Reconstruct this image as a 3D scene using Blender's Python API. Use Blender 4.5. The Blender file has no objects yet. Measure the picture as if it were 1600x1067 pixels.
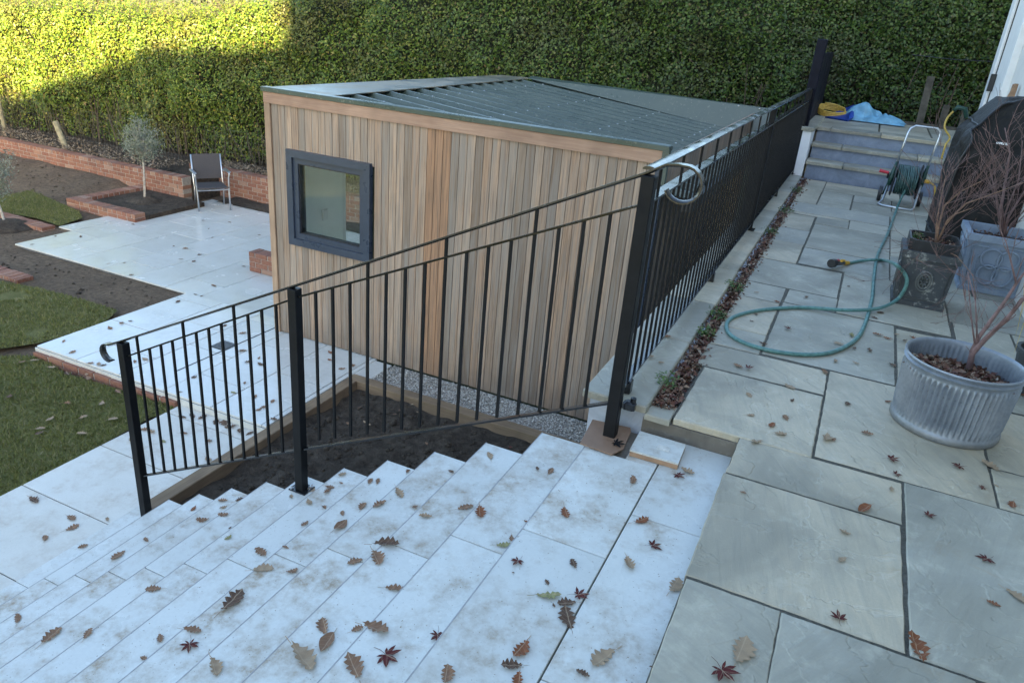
import bpy, math, random
import numpy as np
from mathutils import Vector, Matrix
random.seed(7); rng=np.random.default_rng(7)
R=math.radians
S=bpy.context.scene
COL=S.collection
# ------------------------------------------------------------ camera, world, sun, exposure
H=1.65; FPX=1173.3; CX,CY=800.0,533.5
YAW,PIT,ROL=-0.40335723,0.41028562,0.08831688
def _basis():
    sy,cy=math.sin(YAW),math.cos(YAW)
    f=Vector((sy*math.cos(PIT),cy*math.cos(PIT),-math.sin(PIT))); r=Vector((cy,-sy,0)); u=r.cross(f)
    return (math.cos(ROL)*r+math.sin(ROL)*u, -math.sin(ROL)*r+math.cos(ROL)*u, f)
CR,CU,CF=_basis(); CAM=Vector((0,0,H))
cd=bpy.data.cameras.new('camera'); co=bpy.data.objects.new('camera',cd); COL.objects.link(co); S.camera=co
cd.sensor_width=36; cd.lens=36*FPX/1600; cd.clip_end=400; cd.clip_start=.05
m=Matrix((CR,CU,-CF)).transposed().to_4x4(); m.translation=CAM; co.matrix_world=m
SUN_EL=R(14); HX,HY=-0.6,0.8                      # light travels (-.6,.8) over the ground, falling at 14 degrees
w=bpy.data.worlds.new('World'); S.world=w; w.use_nodes=True
sky=w.node_tree.nodes.new('ShaderNodeTexSky'); sky.sky_type='NISHITA'; sky.sun_disc=False
sky.sun_elevation=SUN_EL; sky.sun_rotation=math.atan2(-HX,-HY); sky.air_density=1.0; sky.dust_density=1.3; sky.ozone_density=1.0
bg=w.node_tree.nodes['Background']; bg.inputs[1].default_value=.08; w.node_tree.links.new(sky.outputs[0],bg.inputs[0])
sl=bpy.data.lights.new('sun','SUN'); sl.energy=5.0; sl.angle=R(.7); sl.color=(1,.8,.43)
so=bpy.data.objects.new('sun',sl); COL.objects.link(so)
so.rotation_euler=Vector((HX*math.cos(SUN_EL),HY*math.cos(SUN_EL),-math.sin(SUN_EL))).to_track_quat('-Z','Y').to_euler(); so.location=(6,-8,12)
S.view_settings.view_transform='Standard'; S.view_settings.look='None'; S.view_settings.exposure=3.36; S.view_settings.gamma=1
S.cycles.max_bounces=8; S.cycles.use_denoising=True

# ------------------------------------------------------------ a photo pixel's ray met with a real plane
def ray(x,y): return (CF*FPX+(x-CX)*CR-(y-CY)*CU).normalized()
def onz(x,y,z=0): d=ray(x,y); return CAM+d*((z-H)/d.z)
def onx(x,y,X): d=ray(x,y); return CAM+d*(X/d.x)
def ony(x,y,Y): d=ray(x,y); return CAM+d*(Y/d.y)
# ------------------------------------------------------------ materials
class NT:
    def __init__(s,name):
        s.m=bpy.data.materials.new(name); s.m.use_nodes=True; s.t=s.m.node_tree; s.b=s.t.nodes['Principled BSDF']
        s.tc=s.t.nodes.new('ShaderNodeTexCoord'); s.co=s.tc.outputs['Object']
    def n(s,k,**i):
        x=s.t.nodes.new('ShaderNode'+k)
        for a,v in i.items(): setattr(x,a,v)
        return x
    def put(s,sock,v):
        if isinstance(v,bpy.types.NodeSocket): s.t.links.new(v,sock)
        elif v is not None:
            if isinstance(v,(tuple,list)) and len(v)==3 and sock.type=='RGBA': v=(*v,1)
            sock.default_value=v
    def map(s,sc=(1,1,1),rot=(0,0,0),vec=None):
        x=s.n('Mapping'); s.put(x.inputs['Vector'],vec or s.co); x.inputs['Scale'].default_value=sc; x.inputs['Rotation'].default_value=rot; return x.outputs[0]
    def noise(s,scale,detail=4,rough=.55,vec=None,dist=0,w=None):
        x=s.n('TexNoise'); s.put(x.inputs['Vector'],vec or s.co)
        if w is not None: x.noise_dimensions='4D'; s.put(x.inputs['W'],w)
        x.inputs['Scale'].default_value=scale; x.inputs['Detail'].default_value=detail; x.inputs['Roughness'].default_value=rough; x.inputs['Distortion'].default_value=dist; return x.outputs['Fac']
    def ramp(s,f,stops,interp='LINEAR'):
        x=s.n('ValToRGB'); s.put(x.inputs[0],f); cr=x.color_ramp; cr.interpolation=interp
        while len(cr.elements)<len(stops): cr.elements.new(.5)
        for e,(p,c) in zip(cr.elements,stops):
            e.position=p; e.color=(*c,1) if isinstance(c,(tuple,list)) else (c,c,c,1)
        return x.outputs[0]
    def mix(s,f,a,b,mode='MIX'):
        x=s.n('Mix',data_type='RGBA',blend_type=mode); s.put(x.inputs[0],f); s.put(x.inputs[6],a); s.put(x.inputs[7],b); return x.outputs[2]
    def math(s,op,a,b=0,clamp=False):
        x=s.n('Math',operation=op,use_clamp=clamp); s.put(x.inputs[0],a); s.put(x.inputs[1],b); return x.outputs[0]
    def rnd(s): return s.n('NewGeometry').outputs['Random Per Island']
    def bump(s,h,st=.3,dist=.01,nrm=None):
        x=s.n('Bump'); s.put(x.inputs['Height'],h); x.inputs['Strength'].default_value=st; x.inputs['Distance'].default_value=dist
        if nrm is not None: s.put(x.inputs['Normal'],nrm)
        return x.outputs[0]
    def fin(s,col=None,rough=None,bump=None,metal=None,spec=None,sss=None):
        if col is not None: s.put(s.b.inputs['Base Color'],col)
        if rough is not None: s.put(s.b.inputs['Roughness'],rough)
        if bump is not None: s.put(s.b.inputs['Normal'],bump)
        if metal is not None: s.put(s.b.inputs['Metallic'],metal)
        if spec is not None: s.put(s.b.inputs['Specular IOR Level'],spec)
        return s.m
M={}
def simple(name,c,rough=.5,metal=0,var=.25,sc=30,bs=.1,spec=None):
    t=NT(name); f=t.noise(sc,5); lo=tuple(v*(1-var) for v in c); hi=tuple(min(1,v*(1+var)) for v in c)
    M[name]=t.fin(t.ramp(f,[(.3,lo),(.7,hi)]),t.ramp(t.noise(sc*.4,3),[(.3,max(.05,rough-.08)),(.7,min(1,rough+.1))]),t.bump(f,bs,.003),metal,spec)
simple('black_paint',(.007,.0075,.009),.2,0,.3,18,.0,.55)
simple('rail_top',(.07,.069,.068),.2,.6,.04,18,0,.5)
simple('black_matt',(.006,.0065,.008),.5,0,.3,18,.04,.22)
simple('black_board',(.006,.007,.014),.6,0,.3,12,.1,.15)
simple('black_plastic',(.016,.017,.02),.4)
simple('green_plastic',(.012,.05,.036),.4)
simple('red_plastic',(.5,.03,.05),.4)
simple('yellow_plastic',(.6,.33,.03),.4)
simple('grey_plastic',(.08,.085,.09),.45)
simple('steel',(.55,.57,.59),.38,1,.1,30,.05)
simple('anthracite',(.04,.054,.08),.32,0,.12,14,.03)
simple('white_paint',(.8,.8,.8),.4,0,.05,8,.05)
simple('house_render',(.62,.6,.57),.8,0,.06,4,.1)
simple('roof_tile',(.12,.06,.045),.8,0,.3,6,.2)
simple('hose_green',(.09,.2,.185),.38,0,.3,40,.05)
simple('hose_yellow',(.55,.36,.07),.45,0,.25,40,.05)
simple('reel_hose',(.04,.085,.08),.4,0,.35,30,.1)
simple('tarp_light',(.15,.34,.47),.42,0,.3,9,.2)
simple('tarp_dark',(.012,.05,.27),.4,0,.2,9,.1)
simple('textile',(.05,.047,.05),.7,0,.2,200,.2)
simple('bark_olive',(.34,.32,.28),.85,0,.3,30,.4)
simple('bark_maple',(.17,.105,.1),.7,0,.35,40,.3)
simple('twig_red',(.15,.088,.08),.6,0,.3,60,.2)
simple('twig_brown',(.22,.13,.085),.7,0,.3,60,.2)
simple('twig_hedge',(.06,.048,.034),.9,0,.4,20,.3)
simple('post_wood',(.22,.2,.13),.85,0,.3,12,.3)
simple('old_board',(.09,.08,.065),.9,0,.4,10,.3)
simple('ply_wood',(.33,.2,.12),.7,0,.25,15,.2)
simple('mortar',(.3,.28,.25),.9,0,.2,30,.3)
simple('edge_grey',(.3,.3,.3),.4,0,.2,30,.05)
simple('joint_dark',(.09,.09,.09),.8)
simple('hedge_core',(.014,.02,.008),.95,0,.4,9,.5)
simple('wire',(.13,.135,.13),.5,.6)
simple('interior',(.9,.91,.9),.7,0,.03,5,.02)
simple('interior_floor',(.8,.78,.74),.5)
simple('sheet_clean',(.6,.58,.52),.6)
def m_cladding(name='cladding',fresh=False):
    t=NT(name); r=t.rnd(); z=t.n('SeparateXYZ'); t.put(z.inputs[0],t.co)
    off=t.n('CombineXYZ'); t.put(off.inputs[0],t.math('MULTIPLY',r,37.)); t.put(off.inputs[2],t.math('MULTIPLY',r,11.))
    v=t.n('VectorMath',operation='ADD'); t.put(v.inputs[0],t.co); t.put(v.inputs[1],off.outputs[0])
    base=t.ramp(r,[(0,(0.325,0.229,0.160)),(.12,(0.441,0.306,0.210)),(.24,(0.255,0.193,0.141)),(.36,(0.437,0.302,0.203)),(.47,(0.343,0.246,0.173)),(.58,(0.257,0.196,0.145)),(.68,(0.393,0.257,0.166)),(.77,(0.353,0.260,0.185)),(.85,(0.479,0.339,0.233)),(.93,(0.194,0.136,0.094)),(.97,(0.391,0.281,0.196))],'CONSTANT')
    if fresh: base=t.ramp(r,[(0,(.40,.215,.115)),(1,(.45,.26,.15))])
    g=t.noise(1,5,.65,t.map((70,70,2.2),vec=v.outputs[0]),.4)
    g2=t.noise(1,4,.6,t.map((16,16,.8),vec=v.outputs[0]),1.5)
    wv=t.n('TexWave',wave_type='BANDS',bands_direction='X'); t.put(wv.inputs['Vector'],t.map((1,1,.10),vec=v.outputs[0])); wv.inputs['Scale'].default_value=34; wv.inputs['Distortion'].default_value=9; wv.inputs['Detail'].default_value=2; wv.inputs['Detail Scale'].default_value=.7
    c=t.mix(t.math('MULTIPLY',wv.outputs['Fac'],.5 if fresh else .25),base,(.23,.14,.08),'MIX')
    c=t.mix(t.ramp(g,[(.42,.0),(.62,.7)]),c,(.13,.085,.055))
    c=t.mix(t.ramp(g2,[(.38,0),(.66,.1 if fresh else .7)]),c,(.25,.228,.2))
    h=t.n('MapRange'); t.put(h.inputs[0],z.outputs[2]); h.inputs[1].default_value=.35; h.inputs[2].default_value=-.02; h.inputs[3].default_value=0; h.inputs[4].default_value=.75
    dirt=t.math('MULTIPLY',h.outputs[0],t.ramp(t.noise(5,4),[(.3,.3),(.7,1.)]))
    c=t.mix(dirt,c,(.1,.075,.06))
    M[name]=t.fin(c,.72,t.bump(g,.35,.003))
m_cladding(); m_cladding('cladding_fresh',True)
def wood(name,c1,c2,axis,rough=.75):
    t=NT(name); sc=[60,60,60]; sc[axis]=2.5
    g=t.noise(1,5,.6,t.map(tuple(sc)),.5); b=t.noise(3,3)
    M[name]=t.fin(t.mix(t.ramp(b,[(.35,0),(.7,.6)]),t.ramp(g,[(.3,c1),(.7,c2)]),tuple(v*.6 for v in c1)),rough,t.bump(g,.4,.003))
wood('fascia_wood',(.3,.18,.12),(.44,.29,.2),0); wood('trim_wood',(.3,.2,.13),(.44,.31,.21),2)
wood('sleeper_x',(.17,.115,.07),(.27,.19,.115),0,.85); wood('sleeper_y',(.17,.115,.07),(.27,.19,.115),1,.85)
def m_tile(name,c1,c2,stain,amt,rough=.22,sc=3.,rs=.25):
    t=NT(name); r=t.rnd(); o=t.math('MULTIPLY',r,60.)
    a=t.noise(sc,6,.65,w=o,dist=.6); fi=t.noise(70,4,.7,w=o); st=t.noise(3.4,6,.7,w=t.math('ADD',o,9.)); sp=t.noise(16,5,.7,w=o)
    c=t.mix(a,c1,c2); c=t.mix(t.ramp(fi,[(.35,.0),(.75,.22)]),c,tuple(v*.62 for v in c1))
    c=t.mix(t.math('MULTIPLY',t.ramp(st,[(.45,0),(.62,1.)]),t.ramp(sp,[(.4,.15*amt),(.66,amt)])),c,stain)
    c=t.mix(t.ramp(t.noise(120,2,.5,w=o),[(.685,0),(.73,amt)]),c,tuple(v*.7 for v in stain))
    c=t.mix(t.math('MULTIPLY',r,.3),c,tuple(v*.72 for v in c1)); ge=t.n('NewGeometry')
    rg=t.ramp(t.noise(2.2,4,.6,w=o),[(.3,rough),(.7,rough+rs)])
    M[name]=t.fin(c,rg,t.bump(t.noise(14,5,.6),.05,.004))
m_tile('step_tile',(.55,.56,.525),(.67,.68,.64),(.26,.18,.095),1.,.18)
m_tile('patio_tile',(.54,.545,.51),(.64,.645,.61),(.3,.25,.19),.28,.1,2.5,.22)
m_tile('path_tile',(.54,.52,.46),(.65,.635,.58),(.33,.24,.16),.7,.3,5)
def m_sand():
    t=NT('sandstone'); r=t.rnd(); o=t.math('MULTIPLY',r,83.); ang=t.n('VectorRotate',rotation_type='Z_AXIS'); t.put(ang.inputs['Vector'],t.co); t.put(ang.inputs['Angle'],t.math('MULTIPLY',r,6.3)); v=ang.outputs[0]
    base=t.ramp(r,[(0,(.31,.315,.29)),(.12,(.41,.37,.295)),(.24,(.24,.262,.275)),(.36,(.36,.34,.285)),(.48,(.27,.28,.265)),(.6,(.42,.385,.31)),(.72,(.29,.31,.31)),(.84,(.22,.235,.24)),(.93,(.37,.345,.28))],'CONSTANT')
    big=t.noise(2.2,5,.6,v,1.2,o); lay=t.noise(1,6,.65,t.map((4,30,1),vec=v),.8,o); fine=t.noise(110,3,.7,w=o)
    c=t.mix(t.ramp(big,[(.3,0),(.75,.75)]),base,(.42,.42,.38)); c=t.mix(t.ramp(lay,[(.42,0),(.68,.42)]),c,(.21,.225,.225))
    c=t.mix(t.ramp(t.noise(5,5,.7,v,1,o),[(.58,0),(.72,.5)]),c,(.29,.235,.16))
    ved=t.noise(2.6,5,.55,v,.7,t.math('ADD',o,5.)); vein=t.ramp(t.math('ABSOLUTE',t.math('SUBTRACT',ved,.5)),[(0,1.),(.012,0)])
    c=t.mix(t.math('MULTIPLY',vein,.28),c,(.55,.56,.53))
    c=t.mix(t.ramp(fine,[(.3,0),(.8,.35)]),c,(.22,.23,.22)); c=t.mix(t.ramp(t.noise(1.1,4,.6,v,.8,t.math('ADD',o,3.)),[(.42,0),(.62,.7)]),c,(.15,.155,.14)); c=t.mix(t.math('MULTIPLY',t.ramp(t.noise(7,5,.7,w=o),[(.55,0),(.7,1.)]),.35),c,(.5,.51,.47)); c=t.mix(1.,c,(1.22,1.11,.95),'MULTIPLY')
    stepn=t.ramp(ved,[(.36,.0),(.375,.35),(.5,.4),(.515,.75),(.62,.8),(.635,1.)])
    bm=t.bump(stepn,.8,.007); bm=t.bump(lay,.4,.007,bm); bm=t.bump(fine,.12,.003,bm)
    M['sandstone']=t.fin(c,t.ramp(big,[(.3,.42),(.75,.62)]),bm,spec=.4)
m_sand()
def m_soil(name,c1,c2,sc=9):
    t=NT(name); a=t.noise(sc,8,.75); b=t.noise(2,4); v=t.n('TexVoronoi'); t.put(v.inputs['Vector'],t.co); v.inputs['Scale'].default_value=60
    c=t.mix(t.ramp(a,[(.35,0),(.7,1)]),c1,c2); c=t.mix(t.ramp(t.noise(45,3,.6),[(.7,0),(.76,.7)]),c,(.24,.2,.15)); c=t.mix(t.ramp(b,[(.4,0),(.7,.4)]),c,tuple(x*.6 for x in c1))
    bm=t.bump(a,.9,.05); bm=t.bump(v.outputs['Distance'],.5,.012,bm); M[name]=t.fin(c,.95,bm,spec=.2)
m_soil('soil',(.035,.028,.022),(.115,.092,.07),12); m_soil('bark_soil',(.09,.065,.045),(.23,.165,.11),16); m_soil('turf',(.11,.115,.035),(.19,.175,.07)); m_soil('joint_sand',(.13,.125,.105),(.26,.25,.215),70)
def leafm(name,stops,rough=.5,sc=20,trans=.0):
    t=NT(name); r=t.rnd(); c=t.ramp(r,stops); c=t.mix(t.ramp(t.noise(sc,3),[(.3,0),(.75,.35)]),c,tuple(v*.55 for v in stops[0][1]))
    if name=='hedge_leaf': c=t.mix(t.ramp(t.noise(.9,5,.65),[(.52,0),(.68,.55)]),c,(.10,.085,.04)); sx=t.n('SeparateXYZ'); t.put(sx.inputs[0],t.co); wob=t.math('ADD',sx.outputs[0],t.math('MULTIPLY',t.noise(.35,3),5.)); mr=t.n('MapRange'); t.put(mr.inputs[0],wob); mr.inputs[1].default_value=-1.5; mr.inputs[2].default_value=10.; kk=t.ramp(mr.outputs[0],[(0,(1.4,1.3,.95)),(.75,(.75,.85,.75)),(1,(.55,.68,.65))]); c=t.mix(1.,c,kk,'MULTIPLY')  # sunlit left brightened and shaded right darkened in the leaf colour
    if name[:3] in('oak','map','lea'):
        q=t.n('SeparateXYZ'); t.put(q.inputs[0],t.co); ya=t.math('ABSOLUTE',q.outputs[1]); c=t.mix(t.ramp(ya,[(.008,.6),(.02,0)]),c,(.42,.32,.22)); wv=t.math('SINE',t.math('MULTIPLY',t.math('SUBTRACT',q.outputs[0],t.math('MULTIPLY',ya,.8)),34)); c=t.mix(t.ramp(wv,[(.88,0),(1,.3)]),c,(.4,.3,.2)); rough=.85
    t.fin(c,rough,None,spec=.2 if name[:3] in('oak','map','lea') else .4)
    if trans:
        tr=t.n('BsdfTranslucent'); t.put(tr.inputs[0],c); mx=t.n('MixShader'); mx.inputs[0].default_value=trans
        out=t.t.nodes['Material Output']; t.t.links.new(t.b.outputs[0],mx.inputs[1]); t.t.links.new(tr.outputs[0],mx.inputs[2]); t.t.links.new(mx.outputs[0],out.inputs[0])
    M[name]=t.m
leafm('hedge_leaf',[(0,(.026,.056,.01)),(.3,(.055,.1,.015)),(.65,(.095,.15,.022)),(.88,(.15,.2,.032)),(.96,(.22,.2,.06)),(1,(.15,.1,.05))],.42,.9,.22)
leafm('hedge_far',[(0,(.05,.06,.03)),(.6,(.08,.09,.04)),(1,(.12,.1,.06))],.6,3,.1)
leafm('olive_leaf',[(0,(.14,.17,.12)),(.6,(.21,.24,.18)),(1,(.3,.32,.26))],.5,3,.1)
leafm('grass',[(0,(.10,.115,.024)),(.5,(.155,.17,.04)),(.85,(.22,.21,.07)),(1,(.3,.26,.14))],.6,1.2,.2)
leafm('weed',[(0,(.05,.11,.02)),(1,(.13,.2,.05))],.5,5,.15)
leafm('litter',[(0,(.085,.03,.022)),(.3,(.14,.06,.04)),(.55,(.2,.11,.07)),(.8,(.3,.21,.14)),(.93,(.36,.3,.23)),(1,(.1,.06,.04))],.7,30)
leafm('yellow_leaf',[(0,(.55,.34,.03)),(1,(.7,.5,.08))],.45,8,.2)
leafm('oak_tan',[(0,(.28,.19,.12)),(1,(.4,.3,.2))],.6,60,.05); leafm('oak_brown',[(0,(.19,.11,.07)),(1,(.27,.16,.1))],.55,60,.05)
leafm('oak_red',[(0,(.19,.07,.035)),(1,(.25,.1,.05))],.5,60,.05); leafm('oak_dark',[(0,(.10,.062,.046)),(1,(.13,.08,.055))],.6,60,.05)
leafm('maple_red',[(0,(.065,.014,.016)),(1,(.11,.024,.022))],.5,60,.05); leafm('leaf_green',[(0,(.22,.22,.1)),(1,(.3,.28,.13))],.5,60,.05)
def m_gravel():
    t=NT('gravel'); r=t.rnd(); M['gravel']=t.fin(t.ramp(r,[(0,(.2,.18,.15)),(.3,(.42,.39,.34)),(.6,(.55,.52,.47)),(.85,(.33,.29,.24)),(1,(.66,.64,.6))]),.7)
m_gravel()
def m_brick():
    t=NT('brick'); r=t.rnd(); c=t.ramp(r,[(0,(0.144,0.056,0.036)),(.3,(0.194,0.078,0.048)),(.55,(0.173,0.063,0.040)),(.8,(0.230,0.104,0.064)),(.95,(0.259,0.163,0.120)),(1,(0.115,0.052,0.040))]); f=t.noise(40,5,.7)
    M['brick']=t.fin(t.mix(t.ramp(f,[(.4,0),(.75,.5)]),c,(.33,.22,.16)),.85,t.bump(f,.5,.006))
m_brick()
def m_roof():
    t=NT('roof_metal'); a=t.noise(1.6,5,.65); b=t.noise(26,4,.7); c=t.mix(t.ramp(a,[(.35,0),(.7,.7)]),(.046,.068,.058),(.075,.1,.085)); c=t.mix(t.ramp(b,[(.6,0),(.7,.5)]),c,(.26,.26,.22)); c=t.mix(t.ramp(t.noise(70,2,.5),[(.72,0),(.76,.8)]),c,(.4,.36,.28))
    M['roof_metal']=t.fin(c,t.ramp(a,[(.3,.22),(.7,.4)]),t.bump(a,.05,.01),0,.5)
    t=NT('flash_metal'); c=t.mix(t.ramp(a2:=t.noise(2.4,6,.7),[(.36,0),(.58,.9)]),(.06,.07,.06),(.24,.2,.13)); M['flash_metal']=t.fin(c,t.ramp(a2,[(.3,.25),(.7,.6)]),t.bump(a2,.06,.01))
m_roof()
def m_galv():
    t=NT('galvanised'); v=t.n('TexVoronoi'); t.put(v.inputs['Vector'],t.co); v.inputs['Scale'].default_value=55; a=t.noise(7,6,.7)
    c=t.mix(t.ramp(a,[(.35,0),(.7,1)]),(.2,.225,.26),(.31,.34,.38)); z=t.n('SeparateXYZ'); t.put(z.inputs[0],t.co)
    d=t.math('MULTIPLY',t.ramp(z.outputs[2],[(.0,.9),(.07,.0)]),t.ramp(t.noise(5,4),[(.35,.4),(.7,1)])); c=t.mix(d,c,(.2,.18,.14)); c=t.mix(.25,c,t.ramp(v.outputs['Distance'],[(.0,.35),(.6,.65)]),'OVERLAY')
    M['galvanised']=t.fin(c,t.ramp(a,[(.3,.42),(.7,.6)]),t.bump(a,.06,.004),.55)
m_galv()
def m_lead(name,c,w):
    t=NT(name); a=t.noise(6,7,.7,dist=.8); b=t.noise(28,4,.7); cc=t.mix(t.ramp(a,[(.35,0),(.65,.8)]),c,tuple(v*1.6 for v in c)); cc=t.mix(t.ramp(t.math('MULTIPLY',a,b),[(.3,0),(.42,w)]),cc,(.42,.42,.38)); M[name]=t.fin(cc,.6,t.bump(b,.25,.004))
m_lead('planter_dark',(.035,.04,.044),.75); m_lead('planter_pale',(.07,.075,.073),.8); m_lead('planter_blue',(.165,.2,.25),.35); m_lead('riser_blue',(.155,.185,.24),.2); m_lead('wall_blue',(.3,.33,.38),.2); m_lead('concrete',(.12,.105,.085),.2)
def m_cover():
    t=NT('cover'); a=t.noise(4,5,.6); M['cover']=t.fin(t.ramp(a,[(.3,(.009,.0088,.0085)),(.7,(.022,.02,.0185))]),.62,t.bump(t.noise(6,5,.6,dist=1.5),.7,.04),spec=.25)
    t=NT('card'); a=t.noise(7,4); M['card']=t.fin(t.ramp(a,[(.3,(.2,.12,.075)),(.7,(.28,.17,.11))]),.55,t.bump(a,.2,.005))
m_cover()
def m_glass():
    t=NT('window_glass'); tr=t.n('BsdfTransparent'); tr.inputs[0].default_value=(.95,.98,.96,1); gl=t.n('BsdfGlossy'); gl.inputs['Roughness'].default_value=.01; lw=t.n('LayerWeight')
    mx=t.n('MixShader'); t.put(mx.inputs[0],t.math('ADD',t.math('MULTIPLY',t.math('POWER',lw.outputs['Facing'],5.),.9),.05,True)); t.t.links.new(tr.outputs[0],mx.inputs[1]); t.t.links.new(gl.outputs[0],mx.inputs[2]); t.t.links.new(mx.outputs[0],t.t.nodes['Material Output'].inputs[0]); M['glass']=t.m
m_glass()
# ------------------------------------------------------------ objects
def tag(o,label=None,cat=None,group=None,kind=None):
    for k,v in (('label',label),('category',cat),('group',group),('kind',kind)):
        if v: o[k]=v
    return o
def thing(name,loc,label,cat,group=None):
    o=bpy.data.objects.new(name,None); COL.objects.link(o); o.location=loc; o.empty_display_size=.1; bpy.context.view_layer.update(); return tag(o,label,cat,group)
class MB:
    def __init__(s): s.v=[]; s.f=[]; s.T=None
    def add(s,vs,fs):
        b=len(s.v); s.v+=[Vector(p) for p in vs]; s.f+=[tuple(i+b for i in f) for f in fs]; return s
    def box(s,x0,x1,y0,y1,z0,z1,bev=0):
        if bev<=0:
            return s.add([(x,y,z) for z in(z0,z1) for y in(y0,y1) for x in(x0,x1)],[(0,2,3,1),(4,5,7,6),(0,1,5,4),(1,3,7,5),(3,2,6,7),(2,0,4,6)])
        b=min(bev,(x1-x0)*.45,(y1-y0)*.45,(z1-z0)*.45)       # eight-cornered ring box: chamfer on top edges and verticals
        def ring(i,z): a0,a1,c0,c1=x0+i,x1-i,y0+i,y1-i; return [(a0+b,c0,z),(a1-b,c0,z),(a1,c0+b,z),(a1,c1-b,z),(a1-b,c1,z),(a0+b,c1,z),(a0,c1-b,z),(a0,c0+b,z)]
        vs=ring(0,z0)+ring(0,z1-b)+ring(b,z1); fs=[tuple(range(7,-1,-1)),tuple(range(16,24))]
        for k in(0,8):
            for i in range(8): j=(i+1)%8; fs.append((k+i,k+j,k+8+j,k+8+i))
        return s.add(vs,fs)
    def bar(s,a,b,w,h=None,up=(0,0,1)):
        h=h or w; a=Vector(a); b=Vector(b); d=(b-a).normalized(); u=Vector(up)
        if abs(d.dot(u))>.98: u=Vector((0,1,0))
        r=d.cross(u).normalized()*w/2; q=r.cross(d).normalized()*h/2
        return s.add([p+e*r+g*q for p in(a,b) for e,g in((-1,-1),(1,-1),(1,1),(-1,1))],[(3,2,1,0),(4,5,6,7),(0,1,5,4),(1,2,6,5),(2,3,7,6),(3,0,4,7)])
    def tube(s,pts,rad,n=8,cap=True,closed=False):
        pts=[Vector(p) for p in pts]; L=len(pts); rs=rad if isinstance(rad,(list,tuple)) else [rad]*L; b=len(s.v); up=None
        for i,p in enumerate(pts):
            a=pts[(i-1)%L] if closed or i>0 else p; c=pts[(i+1)%L] if closed or i<L-1 else p; d=(c-a).normalized()
            if up is None: up=Vector((0,0,1)) if abs(d.z)<.9 else Vector((1,0,0))
            r=d.cross(up)
            if r.length<1e-5: r=d.orthogonal()
            r.normalize(); up=r.cross(d).normalized()
            for k in range(n): t=2*math.pi*k/n; s.v.append(p+(r*math.cos(t)+up*math.sin(t))*rs[i])
        for i in range(L if closed else L-1):
            for k in range(n):
                j=(k+1)%n; i2=(i+1)%L; s.f.append((b+i*n+k,b+i*n+j,b+i2*n+j,b+i2*n+k))
        if cap and not closed: s.f.append(tuple(b+k for k in range(n-1,-1,-1))); s.f.append(tuple(b+(L-1)*n+k for k in range(n)))
        return s
    def lathe(s,c,prof,n=32,axis='z',flute=None):
        c=Vector(c); b=len(s.v)
        for i,(r,h) in enumerate(prof):
            for k in range(n):
                t=2*math.pi*k/n; rr=r+(flute(t,h) if flute else 0); p=Vector((rr*math.cos(t),rr*math.sin(t),h))
                if axis=='x': p=Vector((p.z,p.x,p.y))
                if axis=='y': p=Vector((p.x,p.z,p.y))
                s.v.append(c+p)
        for i in range(len(prof)-1):
            for k in range(n): j=(k+1)%n; s.f.append((b+i*n+k,b+i*n+j,b+(i+1)*n+j,b+(i+1)*n+k))
        return s
    def disc(s,c,r,n=24):
        return s.add([Vector(c)+Vector((r*math.cos(2*math.pi*k/n),r*math.sin(2*math.pi*k/n),0)) for k in range(n)],[tuple(range(n))])
    def build(s,name,mat,parent=None,loc=None,smooth=False):
        me=bpy.data.meshes.new(name); o=bpy.data.objects.new(name,me); COL.objects.link(o)
        vs=s.v if s.T is None else [s.T@v for v in s.v]
        off=Vector(loc) if loc is not None else Vector((0,0,0))
        base=off
        p=parent
        while p is not None: base=base+p.location; p=p.parent
        me.from_pydata([v-base for v in vs],[],s.f); me.materials.append(M[mat])
        if smooth: me.polygons.foreach_set('use_smooth',[True]*len(me.polygons)); 
        me.update(); o.location=off; o.parent=parent
        return o
def smooth_angle(o,a=40):
    me=o.data; me.polygons.foreach_set('use_smooth',[True]*len(me.polygons)); me.set_sharp_from_angle(angle=R(a)); return o
def struct(o,kind='structure'): o['kind']=kind; return o
def cards(name,mat,V,F,parent=None,loc=(0,0,0)):
    """V (n,k,3) points, F list of index tuples in one leaf (all of one length)"""
    n,k,_=V.shape; me=bpy.data.meshes.new(name); o=bpy.data.objects.new(name,me); COL.objects.link(o)
    base=np.array(loc,dtype=np.float64); b2=base.copy()
    if parent is not None: b2=b2+np.array(parent.location)
    co_=(V-b2).reshape(-1,3).astype(np.float32); F=np.array(F); q=F.shape[1]
    idx=(np.arange(n)[:,None,None]*k+F[None]).reshape(-1).astype(np.int32); nf=n*len(F)
    me.vertices.add(n*k); me.vertices.foreach_set('co',co_.ravel()); me.loops.add(nf*q); me.loops.foreach_set('vertex_index',idx)
    me.polygons.add(nf); me.polygons.foreach_set('loop_start',np.arange(nf,dtype=np.int32)*q); me.polygons.foreach_set('loop_total',np.full(nf,q,dtype=np.int32))
    me.update(calc_edges=True); me.materials.append(M[mat]); o.location=loc; o.parent=parent; return o
def unit(a): return a/np.maximum(np.linalg.norm(a,axis=-1,keepdims=True),1e-9)
def leaf_cards(P,N,L,W,fold=.18,tipdir=None):
    n=len(P); t=tipdir if tipdir is not None else rng.normal(size=(n,3)); t=unit(t-(t*N).sum(1,keepdims=True)*N); s=np.cross(N,t)
    L=np.asarray(L).reshape(-1,1); W=np.asarray(W).reshape(-1,1)
    return np.stack([P-t*L*.5,P+s*W*.5+N*W*fold-t*L*.05,P+t*L*.5-N*L*.08,P-s*W*.5+N*W*fold-t*L*.05],1)
LF=[(0,1,2),(0,2,3)]
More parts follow.
